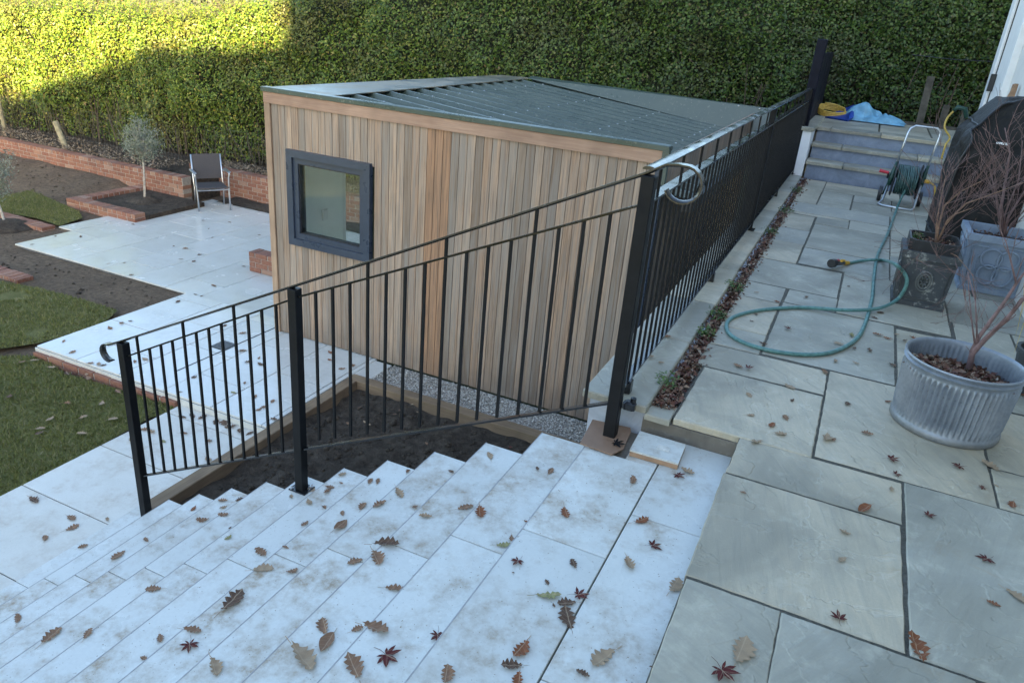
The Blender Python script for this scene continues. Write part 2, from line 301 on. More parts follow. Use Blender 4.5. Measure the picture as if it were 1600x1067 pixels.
def vnoise(x,z,s,seed):
    r=np.random.default_rng(seed).random((64,64)); x=np.asarray(x)/s; z=np.asarray(z)/s; i=np.floor(x).astype(int); j=np.floor(z).astype(int); a=x-i; b=z-j; a=a*a*(3-2*a); b=b*b*(3-2*b)
    g=lambda p,q:r[p%64,q%64]
    return (g(i,j)*(1-a)+g(i+1,j)*a)*(1-b)+(g(i,j+1)*(1-a)+g(i+1,j+1)*a)*b-.5

# ------------------------------------------------------------ levels
ZA,ZB,ZP,ZG,ZBED=-1.92,-2.03,-2.0,-2.07,-1.99
NOSE=lambda k:-.81-.305*k
STEPZ=lambda k:-.105-.16*k+ (.0 if k else 0)
BACK=3.105
# ------------------------------------------------------------ ground
def grid(x0,x1,y0,y1,nx,ny,zf):
    mb=MB(); xs=np.linspace(x0,x1,nx); ys=np.linspace(y0,y1,ny); mb.v=[Vector((x,y,zf(x,y))) for y in ys for x in xs]
    mb.f=[(j*nx+i,j*nx+i+1,(j+1)*nx+i+1,(j+1)*nx+i) for j in range(ny-1) for i in range(nx-1)]; return mb
gz=lambda x,y: ZG+(.2*max(0,min(1,(y-8.3)/1.6))*max(0,min(1,(-12.2-x)/.6)))+.03*float(vnoise(x,y,.5,3))+.02*float(vnoise(x,y,.16,4))
struct(grid(-24,-5.2,1,11.3,150,90,gz).build('garden_soil','bark_soil',smooth=True))
mb=MB(); mb.add([(-200,-200,-2.25),(200,-200,-2.25),(200,200,-2.25),(-200,200,-2.25)],[(0,1,2,3)]); struct(mb.build('ground','turf'))
bz=lambda x,y: ZBED+.07*float(vnoise(x,y,.35,8))+.05*float(vnoise(x,y,.1,9))
struct(grid(-4.12,-.8,2.6,5.72,110,100,bz).build('soil_bed','soil',smooth=True))
def hb(x): return -1.65+max(0,min(1,(x+5)/4))*2.15
for x0,x1,y0,nm in [(-26,-11.9,10.25,'hedge_bank'),(-11.9,-5.4,11.15,'hedge_bank'),(-5.4,-.9,11.35,'hedge_bank'),(-.9,8,13.5,'hedge_bank')]:
    struct(grid(x0,x1,y0,18,50,30,lambda x,y: hb(x)+.05*float(vnoise(x,y,.4,5))).build(nm,'soil',smooth=True))
mb=MB().box(-26,-11.1,10.22,11.25,-2.2,-1.66); struct(mb.build('bank_fill','soil'))
n=2600; xx=np.r_[rng.uniform(-4.0,-1.0,1300),rng.uniform(-16,-7.4,1300)]; yy=np.r_[rng.uniform(3.15,5.6,1300),rng.uniform(4.6,9.9,1300)]; ok=~((xx<-7.3)&(xx>-11.3)&(yy>6.6)); xx,yy=xx[ok],yy[ok]; n=len(xx)
zz=np.array([bz(a_,b_) if a_>-5 else gz(a_,b_) for a_,b_ in zip(xx,yy)]); sz=rng.uniform(.006,.03,n)*np.where(rng.random(n)<.1,1.5,.8)
O=np.array([(1,0,0),(0,1,0),(-1,0,0),(0,-1,0),(0,0,.7),(0,0,-.7)]); V=np.c_[xx,yy,zz+sz*.2][:,None]+(O[None]*(1+.7*(rng.random((n,6,1))-.5)))*sz[:,None,None]
m_soil('clod',(.05,.04,.03),(.15,.12,.09),30); struct(cards('soil_clods','clod',V,[(0,1,4),(1,2,4),(2,3,4),(3,0,4),(1,0,5),(2,1,5),(3,2,5),(0,3,5)]),'stuff')
# lawns with blades
def lawn(name,px,z,n):
    P=[onz(x,y,z) for x,y in px]; mb=MB(); mb.add([(p.x,p.y,z) for p in P],[tuple(range(len(P)))]); struct(mb.build(name,'turf'))
    xy=np.array([(p.x,p.y) for p in P]); lo,hi=xy.min(0),xy.max(0); out=[]
    q=rng.random((n*6,2))*(hi-lo)+lo; ins=np.zeros(len(q),bool); j=len(xy)-1
    for i in range(len(xy)):
        a,b=xy[i],xy[j]; c=((a[1]>q[:,1])!=(b[1]>q[:,1]))&(q[:,0]<(b[0]-a[0])*(q[:,1]-a[1])/(b[1]-a[1]+1e-12)+a[0]); ins^=c; j=i
    edge=vnoise(q[:,0],q[:,1],.6,12)+.5*vnoise(q[:,0],q[:,1],.2,13)
    q=q[ins&(edge>-.5)][:n]; m_=len(q); a=rng.random(m_)*6.28; h=.016+.022*rng.random(m_); wd=.0035+.003*rng.random(m_); b=np.c_[q,np.full(m_,z)]
    sd=np.c_[np.cos(a),np.sin(a),0*a]*wd[:,None]; tip=b+np.c_[rng.normal(0,.018,m_),rng.normal(0,.018,m_),h]
    return b-sd,b+sd,tip
LV=[lawn('lawn',[(-400,420),(0,439),(60,450),(130,468),(184,485),(165,502),(120,520),(60,536),(0,545),(-400,560)],ZG+.05,26000),
    lawn('lawn_front',[(-500,560),(0,556),(60,556),(100,582),(180,606),(290,640),(236,652),(120,716),(0,792),(-500,1060)],ZG+.04,42000),
    lawn('lawn_back',[(-200,312),(5,306),(50,297),(93,317),(124,331),(129,341),(93,353),(56,341),(0,331),(-200,330)],ZG+.05,9000)]
V=np.stack([np.concatenate([l[i] for l in LV]) for i in range(3)],1)
struct(cards('grass','grass',V,[(0,1,2)]),'stuff')
# ------------------------------------------------------------ terrace
SL='''-.62 -.505 3.10 3.25|-.19 .11 .2 2.07|.12 .66 -.3 2.07|.67 1.5 -.3 2.07|-.19 .475 2.085 2.79|-.19 .475 2.80 3.12|.49 1.5 2.085 3.135|.13 .83 3.15 4.165|-.49 .115 3.132 3.80|-.53 .125 3.815 4.145|.845 1.5 3.15 3.48|.845 1.5 3.495 4.175|
-.53 -.255 4.16 4.475|-.53 -.255 4.49 5.145|-.24 .46 4.18 5.2|.475 .81 4.19 5.15|.825 1.15 4.19 4.95|1.165 1.5 4.19 5.53|.82 1.15 4.965 5.53|-.53 -.255 5.16 5.53|-.24 .09 5.215 5.53|.105 .795 5.22 6.28|.81 1.5 5.545 6.28|-.54 .09 5.545 6.24|
-.54 -.265 6.255 6.92|-.25 .43 6.295 6.855|-.54 -.265 6.935 7.5|-.54 -.265 7.515 8.22|-.25 .43 6.87 7.895|-.25 .055 7.91 8.225|.07 .43 7.91 8.335|-.55 .43 8.35 8.87|-.55 -.315 8.885 9.7|-.55 -.315 9.715 10.52|-.3 .035 8.885 9.85|.05 .45 8.885 9.4|.05 .45 9.415 9.85|-.3 .55 9.865 10.54|
.445 1. 6.295 7.1|.445 .9 7.115 8.3|.445 1. 8.315 9.2|.465 1.05 9.215 9.85|.565 1.5 9.865 10.54|1.015 1.5 6.295 7.1|.915 1.5 7.115 8.3|1.015 1.5 8.315 9.2|1.065 1.5 9.215 9.85|-.55 .43 8.235 8.335'''
mb=MB()
for q in SL.replace('\n','').split('|'):
    x0,x1,y0,y1=map(float,q.split())
    x0-=.002; x1+=.002; y0-=.0015; y1+=.0015
    if q.startswith('-.55 .43 8.235'): x1=.055
    b=len(mb.v); dz=random.uniform(-.003,.003)
    pts=[]
    for (ax_,ay),(bx_,by) in zip([(x0,y0),(x1,y0),(x1,y1),(x0,y1)],[(x1,y0),(x1,y1),(x0,y1),(x0,y0)]):
        n_=max(2,int(math.hypot(bx_-ax_,by-ay)/.035))
        for i in range(n_): e=0 if i==0 else 1; pts.append((ax_+(bx_-ax_)*i/n_+random.uniform(-.0008,.0008)*(1+e),ay+(by-ay)*i/n_+random.uniform(-.0008,.0008)*(1+e)))
    xm,ym=(x0+x1)/2,(y0+y1)/2; N_=len(pts); ins=lambda p,d:(p[0]+d*(1 if p[0]<xm else -1)*(abs(p[0]-xm)/(x1-x0)*2)**6,p[1]+d*(1 if p[1]<ym else -1)*(abs(p[1]-ym)/(y1-y0)*2)**6)
    mb.add([(*p,-.03) for p in pts]+[(*p,dz-.005) for p in pts]+[(*ins(p,.005),dz) for p in pts],[(k*N_+i,k*N_+(i+1)%N_,k*N_+N_+(i+1)%N_,k*N_+N_+i) for k in(0,1) for i in range(N_)]+[tuple(range(2*N_,3*N_))])
    j=[random.uniform(-.004,.004) for _ in range(8)]
    for v in mb.v[b:]:
        v.x+=j[0]*(v.y-y0)/(y1-y0)+j[1]; v.y+=j[2]*(v.x-x0)/(x1-x0)+j[3]
struct(mb.build('terrace_paving','sandstone'))
mb=MB(); mb.box(-.19,1.5,-3,10.55,-.4,-.0035); mb.box(-.5,1.5,3.142,10.55,-.4,-.003); struct(mb.build('terrace_bed','joint_sand'))
mb=MB(); mb.box(-.9,-.6,3.135,10.55,-2.3,-.005); struct(mb.build('retaining_wall','wall_blue'))
mb=MB(); mb.box(-.63,-.185,3.118,3.2,-.14,-.032); mb.box(-.62,-.5,3.2,10.5,-.2,-.045); struct(mb.build('terrace_edge','concrete'))
mb=MB(); ys=[3.1,4.0,4.75,5.6,6.95,8.,9.2,10.5]
for a,b in zip(ys,ys[1:]): mb.box(-.935,-.62+random.uniform(-.008,.004),a+.003,b-.003,-.003,.034+random.uniform(-.003,.003),.006)
struct(mb.build('terrace_coping','sandstone'))
# leaf litter and weeds in the drain gap
n=5200; yy=3.2+7.3*rng.random(n)**1.5; P=np.c_[rng.uniform(-.62,-.53,n)+.02*rng.normal(size=n),yy,-.03+.045*rng.random(n)]; N=unit(np.c_[rng.normal(0,.6,n),rng.normal(0,.6,n),np.ones(n)]); sz=rng.uniform(.012,.04,n)
struct(cards('leaf_litter','litter',leaf_cards(P,N,sz,sz*.6,.3),LF),'stuff')
def weed(x,y,r,lab,z=-.02,n=110):
    a=rng.random(n)*6.28; rr=r*rng.random(n)**.6; P=np.c_[x+rr*np.cos(a)*.7,y+rr*np.sin(a),z+.02+.05*rng.random(n)]; N=unit(np.c_[rng.normal(0,.5,n),rng.normal(0,.5,n),np.ones(n)])
    tag(cards('weed_plant','weed',leaf_cards(P,N,rng.uniform(.015,.035,n),rng.uniform(.007,.013,n)),LF,None,(x,y,z)),lab,'weed','weeds growing in the leaf filled gap')
for (px,py,r,lab) in [(1040,603,.09,'small green weed at the near end of the leaf filled gap beside the fence'),(1100,525,.08,'low pale weed in the leaf gap, second from the steps'),(1118,495,.1,'leafy green weed in the leaf gap next to the curve of the hose'),(1145,452,.11,'spreading green weed in the leaf gap beside the second coping joint'),(1202,365,.12,'straggly weed in the gap opposite the fence post in mid run'),(1226,332,.14,'yellowish weed clump in the gap nearest the blue far steps'),(1243,300,.1,'small weed in the gap just below the white pier')]:
    p=onz(px,py,0); weed(max(-.63,min(-.5,p.x)),p.y,r,lab)
# ------------------------------------------------------------ white stairs
st=thing('garden_steps',(-2.5,2,ZP),'broad flight of pale porcelain tiled steps going down from the grey terrace','steps')
YN=-1.2
def tiles(mb,x0,x1,joints,z,th=.02):
    for a,b in zip(joints,joints[1:]): mb.box(x0,x1,a+.0018,b-.0018,z-th,z,.0022)
land=MB(); tiles(land,NOSE(0),-.482,[YN,.35,1.25,2.155,2.84],STEPZ(0)); tiles(land,-.476,-.192,[YN,.6,1.55,2.46,3.118],STEPZ(0)); tiles(land,-.62,-.482,[2.838,3.118],STEPZ(0)-.001)
land.build('landing','step_tile',st)
core=MB(); core.box(NOSE(0)+.02,-.19,YN,3.116,-.4,STEPZ(0)-.021)
for k in range(1,12):
    ar=MB(); ar.box(NOSE(k-1)-.002,NOSE(k-1)+.0022,YN,BACK if k>1 else 2.84,STEPZ(k-1)-.0195,STEPZ(k-1)+.0008); ar.build('edge_strip','edge_grey',st)
    t=MB(); tiles(t,NOSE(k),NOSE(k-1)+.012,[YN,-.55,.35,1.27,2.165,BACK],STEPZ(k)); t.build('tread','step_tile',st)
    r=MB(); tiles_z=(STEPZ(k)+.0005,STEPZ(k-1)-.0205); r.box(NOSE(k-1)+.012,NOSE(k-1)+.03,YN,BACK-.002,*tiles_z); r.build('riser','step_tile',st)
    core.box(NOSE(k)+.03,NOSE(k-1)+.011,YN,BACK-.004,-2.3,STEPZ(k)-.021)
r=MB(); r.box(NOSE(11)+.012,NOSE(11)+.028,YN,BACK-.002,ZP-.2,STEPZ(11)-.0205); r.build('riser','step_tile',st)
core.build('concrete_core','concrete',st)
# ------------------------------------------------------------ patios and path
def paving(name,mat,x0,x1,y0,y1,z,w,l,along='y',side=None,th=.02,cut=None):
    mb=MB(); x=x0; i=0
    while x<x1-.02:
        xe=min(x+w,x1); y=y0-(l*.5 if i%2 else 0); 
        while y<y1-.01:
            a,b=max(y,y0),min(y+l,y1)
            if b-a>.03: mb.box(x+.004,xe-.004,a+.004,b-.004,z-th,z+random.uniform(-.0012,.0012),.002)
            y+=l
        x+=w; i+=1
    struct(mb.build(name,mat)); b=MB(); b.box(x0+.012,x1-.012,y0+.012,y1-.012,z-.3,z-.006); struct(b.build(name+'_bed','joint_dark'))
paving('patio','patio_tile',-7.3,-4.24,4.5,6.5,ZA,.6,.9,side='concrete')
paving('patio_by_shed','patio_tile',-4.24,-4.02,5.78,6.2,ZA,.3,.9)
paving('lower_patio','patio_tile',-10.9,-5.3,6.68,10.5,ZB,.6,.9)
paving('lower_patio_strip','patio_tile',-11.24,-10.905,7.62,8.8,ZB,.34,.6)
paving('garden_path','path_tile',-5.27,-4.18,-1.2,4.49,ZP,1.2,.69)
mb=MB().box(-7.31,-4.24,4.488,4.499,ZA-.2,ZA-.021); struct(mb.build('patio_riser','patio_tile'))
mb=MB(); p0,p1=onz(275,580,ZA),onz(432,511,ZA); mb.bar(p0+Vector((0,0,.0)),p1,.012,.006); struct(mb.build('slot_drain','black_plastic'))
dr=thing('drain_cover',onz(350,540,ZA),'small dark square drain cover set in the pale patio','drain cover'); p=dr.location; mb=MB()
for i in range(5): mb.box(p.x-.085,p.x+.085,p.y-.085+i*.037,p.y-.065+i*.037,ZA+.003,ZA+.008)
mb.build('grating','grey_plastic',dr); MB().box(p.x-.1,p.x+.1,p.y-.1,p.y+.1,ZA-.01,ZA+.004).build('surround','black_plastic',dr)
# timber edging and gravel
def sleeper(name,lab,x0,x1,y0,y1,z0,z1,mat): tag(MB().box(x0,x1,y0,y1,z0,z1,.006).build(name,mat,None,((x0+x1)/2,(y0+y1)/2,z0)),lab,'edging')
sleeper('timber_edging','long brown timber edging beside the patio, running back from the bottom step',-4.2,-4.08,BACK+.01,5.64,-2.2,ZA+.028,'sleeper_y')
sleeper('timber_edging','brown timber edging between the soil bed and the gravel under the shed wall',-4.2,-.95,5.645,5.765,-2.2,ZA+.03,'sleeper_x')
n=9000; c=np.c_[rng.uniform(-4.02,-.95,n),rng.uniform(5.77,6.21,n),np.full(n,ZA-.03)+.03*rng.random(n)]; sz=rng.uniform(.006,.014,n)
O=np.array([(1,0,0),(0,1,0),(-1,0,0),(0,-1,0),(0,0,.7),(0,0,-.7)]); V=c[:,None]+ (O[None]*(1+.5*(rng.random((n,6,1))-.5)))*sz[:,None,None]
struct(cards('gravel','gravel',V,[(0,1,4),(1,2,4),(2,3,4),(3,0,4),(1,0,5),(2,1,5),(3,2,5),(0,3,5)]),'stuff')
struct(MB().box(-4.02,-.92,5.766,6.4,-2.3,ZA-.02).build('gravel_bed','mortar'))
# ------------------------------------------------------------ brick walls
def bricks(mb,mo,x0,x1,y0,y1,z0,z1,along,cap=False):
    L,Hh=.215,.065; n=int(round((z1-z0)/(Hh+.01))); ch=(z1-z0)/n; a0,a1=(x0,x1) if along=='x' else (y0,y1); d=.004
    for r in range(n):
        a=a0-(L/2 if r%2 else 0); z=z0+r*ch; top=cap and r==n-1; l=.1025 if top else L
        if top: a=a0
        while a<a1-.01:
            s,e=max(a,a0),min(a+l,a1)
            if e-s>.02:
                j=random.uniform(-.003,.003)
                if along=='x': mb.box(s+.004,e-.004,y0+j,y1+j,z+.005,z+ch-.004+(j if r==n-1 else 0),.003)
                else: mb.box(x0+j,x1+j,s+.004,e-.004,z+.005,z+ch-.004+(j if r==n-1 else 0),.003)
            a+=l+.01
    mo.box(x0+.008,x1-.008,y0+.008,y1-.008,z0,z1-.012)
def bwall(name,lab,segs,cat='wall'):
    s=segs[0]; t=thing(name,((s[0]+s[1])/2,(s[2]+s[3])/2,s[4]),lab,cat); mb=MB(); mo=MB()
    for q in segs: bricks(mb,mo,*q)
    mb.build('brickwork','brick',t); mo.build('mortar','mortar',t)
bwall('brick_wall','long low red brick retaining wall under the hedge on the left',[(-20,-11.1,10.02,10.24,-2.12,-1.585,'x',True)])
bwall('brick_wall','short red brick wall behind the garden chair, next to the shed',[(-11.85,-5.7,10.9,11.12,-2.15,-1.54,'x',True)])
bwall('brick_planter','low L-shaped red brick bed edging round the young olive tree behind the patio',[(-12.25,-12.03,8.52,10.02,-2.12,-1.895,'y',True),(-12.03,-10.6,8.52,8.735,-2.12,-1.895,'x',True)],'planter')
struct(MB().box(-12.03,-10.6,8.735,10.02,-2.2,-1.955).build('planter_soil','soil')); struct(grid(-10.7,-5.6,10.4,10.95,40,8,lambda x,y:ZB+.01+.05*float(vnoise(x,y,.2,6))).build('border_soil','soil'))
bwall('brick_edging','brick edging strip laid flush from the corner of the lower patio to the left',[(-14.2,-11.25,7.36,7.58,-2.12,-2.0,'x',True)],'edging')
bwall('brick_edging','short brick edging strip by the lawn at the left edge of the photo',[(-12.4,-9.42,5.72,5.94,-2.12,-2.0,'x',True)],'edging')
pb=onz(388,393,-1.74)
bwall('brick_pier','small stub of red brick wall standing on the lower patio beside the shed',[(pb.x,pb.x+.75,pb.y,pb.y+.215,ZB,-1.74,'x',False)],'pier')
bwall('brick_edging','row of bricks under the front edge of the pale patio beside the lawn',[(-7.3,-5.3,4.45,4.487,-2.2,ZA-.05,'x',False)],'edging')
# ------------------------------------------------------------ hedge
def hy(x): return 11.05+(x+18)*.108+.65*np.clip((np.asarray(x)+2.2)/1.6,0,1)
def htop(x): return np.interp(x,[-26,-19,-12.8,-11,-9.5,-3,4,10],[.95,1.0,1.17,1.5,1.9,2.9,3.5,3.6])
def hbot(x): return np.interp(x,[-26,-5,-1,10],[-1.6,-1.6,.5,.5])
hd=thing('hedge',(-8,12.6,-1.6),'tall clipped evergreen hedge running along the whole back of the garden','hedge')
def hdepth(x,z): return .5*vnoise(x,z,1.1,21)+.36*vnoise(x,z,.42,22)+.14*vnoise(x,z,.17,23)
n=190000; x=rng.uniform(-23,4.5,n); zt,zb=htop(x),hbot(x); u=rng.random(n)
z=zb+(zt-zb)*u**.93; lowf=(z-zb)/.9; keep=rng.random(n)<np.clip(.5+lowf*.6,.1,1); keep&=~((x>-5)&(x<-1.6)&(z<.1))
x,z,zt,zb=x[keep],z[keep],zt[keep],zb[keep]; n=len(x)
d=hdepth(x,z); bare=np.clip(1-(z-zb)/.9,0,1); rr=rng.random(n)**2*.28
edge=np.clip(1-(zt-z)/.35,0,1)
y=hy(x)-d*.9+rr+bare*.2*rng.random(n)+edge**2*.35
z2=z+edge*.12*rng.normal(size=n)*.6+.1*vnoise(x,y,.5,31)*edge*2
P=np.c_[x,y,z2]; N=unit(np.c_[rng.normal(0,.55,n),-1+rng.normal(0,.35,n),.55+rng.normal(0,.45,n)+edge]); L=rng.uniform(.028,.07,n)
tip=np.c_[rng.normal(0,.6,n),-.5+rng.normal(0,.3,n),.2+rng.normal(0,.7,n)]
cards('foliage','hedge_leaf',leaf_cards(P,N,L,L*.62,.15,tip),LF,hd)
n2=26000; x=rng.uniform(-23,4.5,n2); zt=htop(x); y=hy(x)+.15+1.2*rng.random(n2); z=zt-.02+.10*rng.normal(size=n2)+.12*vnoise(x,y,.5,31); P=np.c_[x,y,z]; N=unit(np.c_[rng.normal(0,.5,n2),rng.normal(0,.5,n2)-.3,np.ones(n2)]); L=rng.uniform(.035,.06,n2)
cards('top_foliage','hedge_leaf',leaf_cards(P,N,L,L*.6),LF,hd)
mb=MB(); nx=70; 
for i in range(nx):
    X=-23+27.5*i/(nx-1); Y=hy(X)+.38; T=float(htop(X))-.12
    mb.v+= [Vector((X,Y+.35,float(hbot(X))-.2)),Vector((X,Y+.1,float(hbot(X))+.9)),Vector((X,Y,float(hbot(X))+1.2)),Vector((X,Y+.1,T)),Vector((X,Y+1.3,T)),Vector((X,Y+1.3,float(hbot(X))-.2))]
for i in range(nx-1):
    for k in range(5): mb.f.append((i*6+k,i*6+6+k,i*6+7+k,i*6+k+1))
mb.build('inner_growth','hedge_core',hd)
mb=MB()
for i in range(420):
    X=random.uniform(-22,4); b=float(hbot(X)); Y=float(hy(X))+random.uniform(.05,.35); p=Vector((X,Y,b-.05)); q=p+Vector((random.gauss(0,.18),random.gauss(-.05,.08),random.uniform(.5,1.2))); mid=(p+q)/2+Vector((random.gauss(0,.05),0,0)); r=random.choice([.005,.008,.012,.02]); mb.tube([p,mid,q],[r,r*.8,r*.4],4,False)
for i in range(220):
    X=random.uniform(-20,4); T_=float(htop(X)); p=Vector((X,float(hy(X))+random.uniform(-.1,.6),T_-.1)); mb.tube([p,p+Vector((random.gauss(0,.05),random.gauss(-.03,.05),random.uniform(.12,.35)))],[.005,.002],3,False)
for i in range(900):
    X=random.uniform(-22,4); b=float(hbot(X)); z=random.uniform(b+.5,float(htop(X))); Y=hy(X)-.9*float(hdepth(X,z)); p=Vector((X,Y+.15,z)); q=p+Vector((random.gauss(0,.15),-.18-.05*random.random(),random.uniform(.05,.3))); mb.tube([p,q],[.004,.002],3,False)
mb.build('branches','twig_hedge',hd)
# trees standing beyond the hedge
def bgtree(x,y,h,r,lab):
    t=thing('garden_tree',(x,y,-1.8),lab,'tree'); mb=MB(); mb.tube([(x,y,-1.8),(x+.1,y,h*.4),(x,y+.1,h*.8)],[.16,.12,.05],8)
    for k in range(9): a=random.random()*6.28; zz=random.uniform(h*.3,h*.8); mb.tube([(x,y,zz-.3),(x+r*.7*math.cos(a),y+r*.7*math.sin(a),zz+.5)],[.05,.015],5)
    mb.build('trunk','twig_hedge',t); n=9000; c=rng.normal(size=(60,3)); c=unit(c)*rng.random((60,1))**.4*np.array([r,r,(h+.4)*.5])+np.array([x,y,h*.55]); i=rng.integers(0,60,n); P=c[i]+rng.normal(size=(n,3))*.28
    N=unit(rng.normal(size=(n,3))+np.array([0,-.4,.5])); L=rng.uniform(.08,.14,n); cards('crown','hedge_far',leaf_cards(P,N,L,L*.6),LF,t)
bgtree(-21,16.5,3.6,2.3,'bushy brownish tree showing over the far left end of the hedge'); bgtree(-15.2,16,3.5,2.2,'dull green tree just visible over the sunlit top of the hedge'); bgtree(-10.5,16.5,4.3,2.2,'dark tree behind the hedge where the sunlight ends'); 
n=7000; x=rng.uniform(-22,-6,n); left=x<-11.9; y=np.where(left,10.2+.85*rng.random(n)**1.3,11.1+.5*rng.random(n)); P=np.c_[x,y,np.where(left,-1.585,-1.57)+.05*rng.random(n)]; N=unit(np.c_[rng.normal(0,.6,n),rng.normal(0,.6,n),np.ones(n)]); sz=rng.uniform(.03,.06,n)
leafm('old_litter',[(0,(.13,.1,.07)),(.5,(.22,.17,.12)),(1,(.32,.27,.2))],.9,30); struct(cards('leaf_litter','old_litter',leaf_cards(P,N,sz,sz*.6,.3),LF),'stuff')
# wire fence with posts in front of the hedge
wf=thing('wire_fence',(-15,11,-1.55),'rusty wire mesh fence with wooden posts at the foot of the hedge','fence'); mb=MB()
def wy(x): return 10.8 if x<-11.9 else 11.35
for k in range(9):
    z=-1.55+k*.085
    mb.bar((-20,10.75,z),(-11.9,10.75,z),.0022); mb.bar((-11.9,11.35,z),(-6,11.35,z),.0022)
for k in range(165):
    x=-20+k*.085
    if x<-6: mb.bar((x,wy(x),-1.55),(x,wy(x),-.85),.0022)
mb.build('wire_mesh','wire',wf)
for px in [(10,185)]:
    q=ony(px[0],px[1],10.9); m2=MB(); m2.tube([(q.x,10.82 if q.x<-11.9 else 11.4,-1.7),(q.x-.05,10.82 if q.x<-11.9 else 11.4,-.6)],.045,8); m2.build('post','post_wood',wf)
a,b=ony(105,236,10.5),ony(86,190,10.5); tag(MB().tube([a-Vector((0,0,.2)),a,b],.055,10).build('wooden_post','post_wood',None,a),'pale leaning wooden post above the brick wall at the foot of the hedge','post')
# ------------------------------------------------------------ olive trees
def olive(base,top,r,lab,n=2600,c=None):
    t=thing('olive_tree',base,lab,'tree'); b=Vector(base); tp=Vector(top); mid=(b+tp)/2+Vector((.015,0,0)); mb=MB(); mb.tube([b-Vector((0,0,.05)),mid,tp],[.022,.018,.014],7)
    K=70; cc=unit(rng.normal(size=(K,3)))*(rng.random((K,1))**.4)*r*np.array([1,1,1.15])+np.array(tp)+np.array([0,0,r*.75])
    for q in cc[:40]: mb.tube([tp,(Vector(q)+tp)/2+Vector((0,0,.05)),Vector(q)],[.008,.005,.002],4,False)
    mb.build('trunk','bark_olive',t)
    i=rng.integers(0,K,n); P=cc[i]+rng.normal(size=(n,3))*r*.14; N=unit(rng.normal(size=(n,3))+np.array([0,0,.4])); L=rng.uniform(.035,.06,n); tip=rng.normal(size=(n,3))+np.array([0,0,.8])
    up=rng.random(n)<.04; P[up,2]+=rng.random(up.sum())*r*.6
    cards('crown','olive_leaf',leaf_cards(P,N,L,L*.3,.1,tip),LF,t)
    n=300; a=rng.random(n)*6.28; rr=rng.random(n)**.5*.3; P=np.c_[b.x+rr*np.cos(a),b.y+rr*np.sin(a),b.z+.1*(1-rr/.3)+.01]
def mound(x,y,z,r,h,name,lab,mat='soil'):
    g=grid(x-r,x+r,y-r,y+r,18,18,lambda X,Y:z+max(-.02,h*(1-((X-x)**2+(Y-y)**2)/r/r))+.03*float(vnoise(X,Y,.12,7))*(1 if (X-x)**2+(Y-y)**2<r*r else 0)); struct(g.build(name,mat))
ob=onz(226,309,-1.9); olive(ob,ony(223,243,ob.y),.33,'young olive tree with a round grey green crown in the brick bed behind the chair'); mound(ob.x,ob.y,-1.955,.3,.08,'root_mound','')
o2=onz(9,350,-2.02); olive(o2,ony(-12,296,o2.y),.36,'olive tree with a leaning trunk, cut by the left edge of the photo'); mound(o2.x,o2.y,-2.06,.42,.1,'root_mound','')
# ------------------------------------------------------------ shed
SX0,SX1,SY0,SY1=-5.62,-1.45,6.22,11.2; ZR=.77; WX0,WX1,WZ0,WZ1=-5.35,-4.31,-.82,.19
sh=thing('garden_room',(-3.5,8.7,ZA),'cedar clad garden room with a dark green corrugated metal roof','garden room')
mb=MB(); bw=.0845; x=SX0+.07; nb=0
def board(mb,a,b,z0,z1,ev=.003):
    mb.box(a+.0026,b-.0026,SY0,SY0+.019,z0,z1); 
while x<SX1-.06:
    e=min(x+bw,SX1-.05); dy=random.uniform(-.0012,.0012)
    s0=len(mb.v)
    if e<=WX0+.01 or x>=WX1-.01: board(mb,x,e,ZA+.012,.63)
    else: board(mb,x,e,ZA+.012,WZ0+.03); board(mb,x,e,WZ1-.03,.63)
    for v in mb.v[s0:]: v.y+=dy
    x+=bw; nb+=1
for yy in np.arange(SY0+.03,SY1,bw):
    if not(7.35<yy<11.0): mb.box(SX0,SX0+.02,yy+.002,yy+bw-.002,ZA+.012,.66)
    mb.box(SX1-.02,SX1,yy+.002,yy+bw-.002,ZA+.012,.66)
cl=mb.build('cladding','cladding',sh); cl.data.materials.append(M['cladding_fresh'])
for p_ in cl.data.polygons:
    xw=p_.center.x+sh.location.x
    if -3.70<xw<-3.44: p_.material_index=1
mb=MB()
for x0,x1,z0,z1 in [(SX0+.025,WX0+.02,ZA-.05,.6),(WX1-.02,SX1-.025,ZA-.05,.6),(WX0+.02,WX1-.02,ZA-.05,WZ0+.02),(WX0+.02,WX1-.02,WZ1-.02,.6)]: mb.box(x0,x1,SY0+.0195,SY0+.0235,z0,z1)
mb.build('backing','hedge_core',sh)
# inner walls behind the boards, with the window hole and a wide glazed opening on the patio side
mb=MB(); yb=SY0+.024; yf=SY0+.12
for x0,x1,z0,z1 in [(SX0+.03,WX0,ZA-.1,.6),(WX1,SX1-.03,ZA-.1,.6),(WX0,WX1,ZA-.1,WZ0),(WX0,WX1,WZ1,.6)]: mb.box(x0+.0005,x1-.0005,yb,yf,z0,z1)
mb.box(SX0+.024,SX0+.1,yf,7.35,ZA-.1,.6); mb.box(SX0+.024,SX0+.1,10.99,SY1-.1,ZA-.1,.6); mb.box(SX0+.024,SX0+.1,7.35,10.99,.32,.6); mb.box(SX1-.1,SX1-.03,yf,SY1-.1,ZA-.1,.38); mb.box(SX0+.024,SX1-.03,SY1-.1,SY1-.02,ZA-.1,.3)
mb.build('inner_wall','interior',sh)
MB().box(SX0+.1,SX1-.1,yf,SY1-.1,ZA-.1,ZA+.02).build('floor','interior_floor',sh); MB().box(SX0+.1,SX1-.1,yf,SY1-.1,.33,.36).build('ceiling','interior',sh)
d=MB(); 
for y0,y1 in [(7.35,7.43),(8.48,8.56),(9.62,9.7),(10.91,10.99)]: d.box(SX0+.03,SX0+.09,y0,y1,ZA+.02,.319)
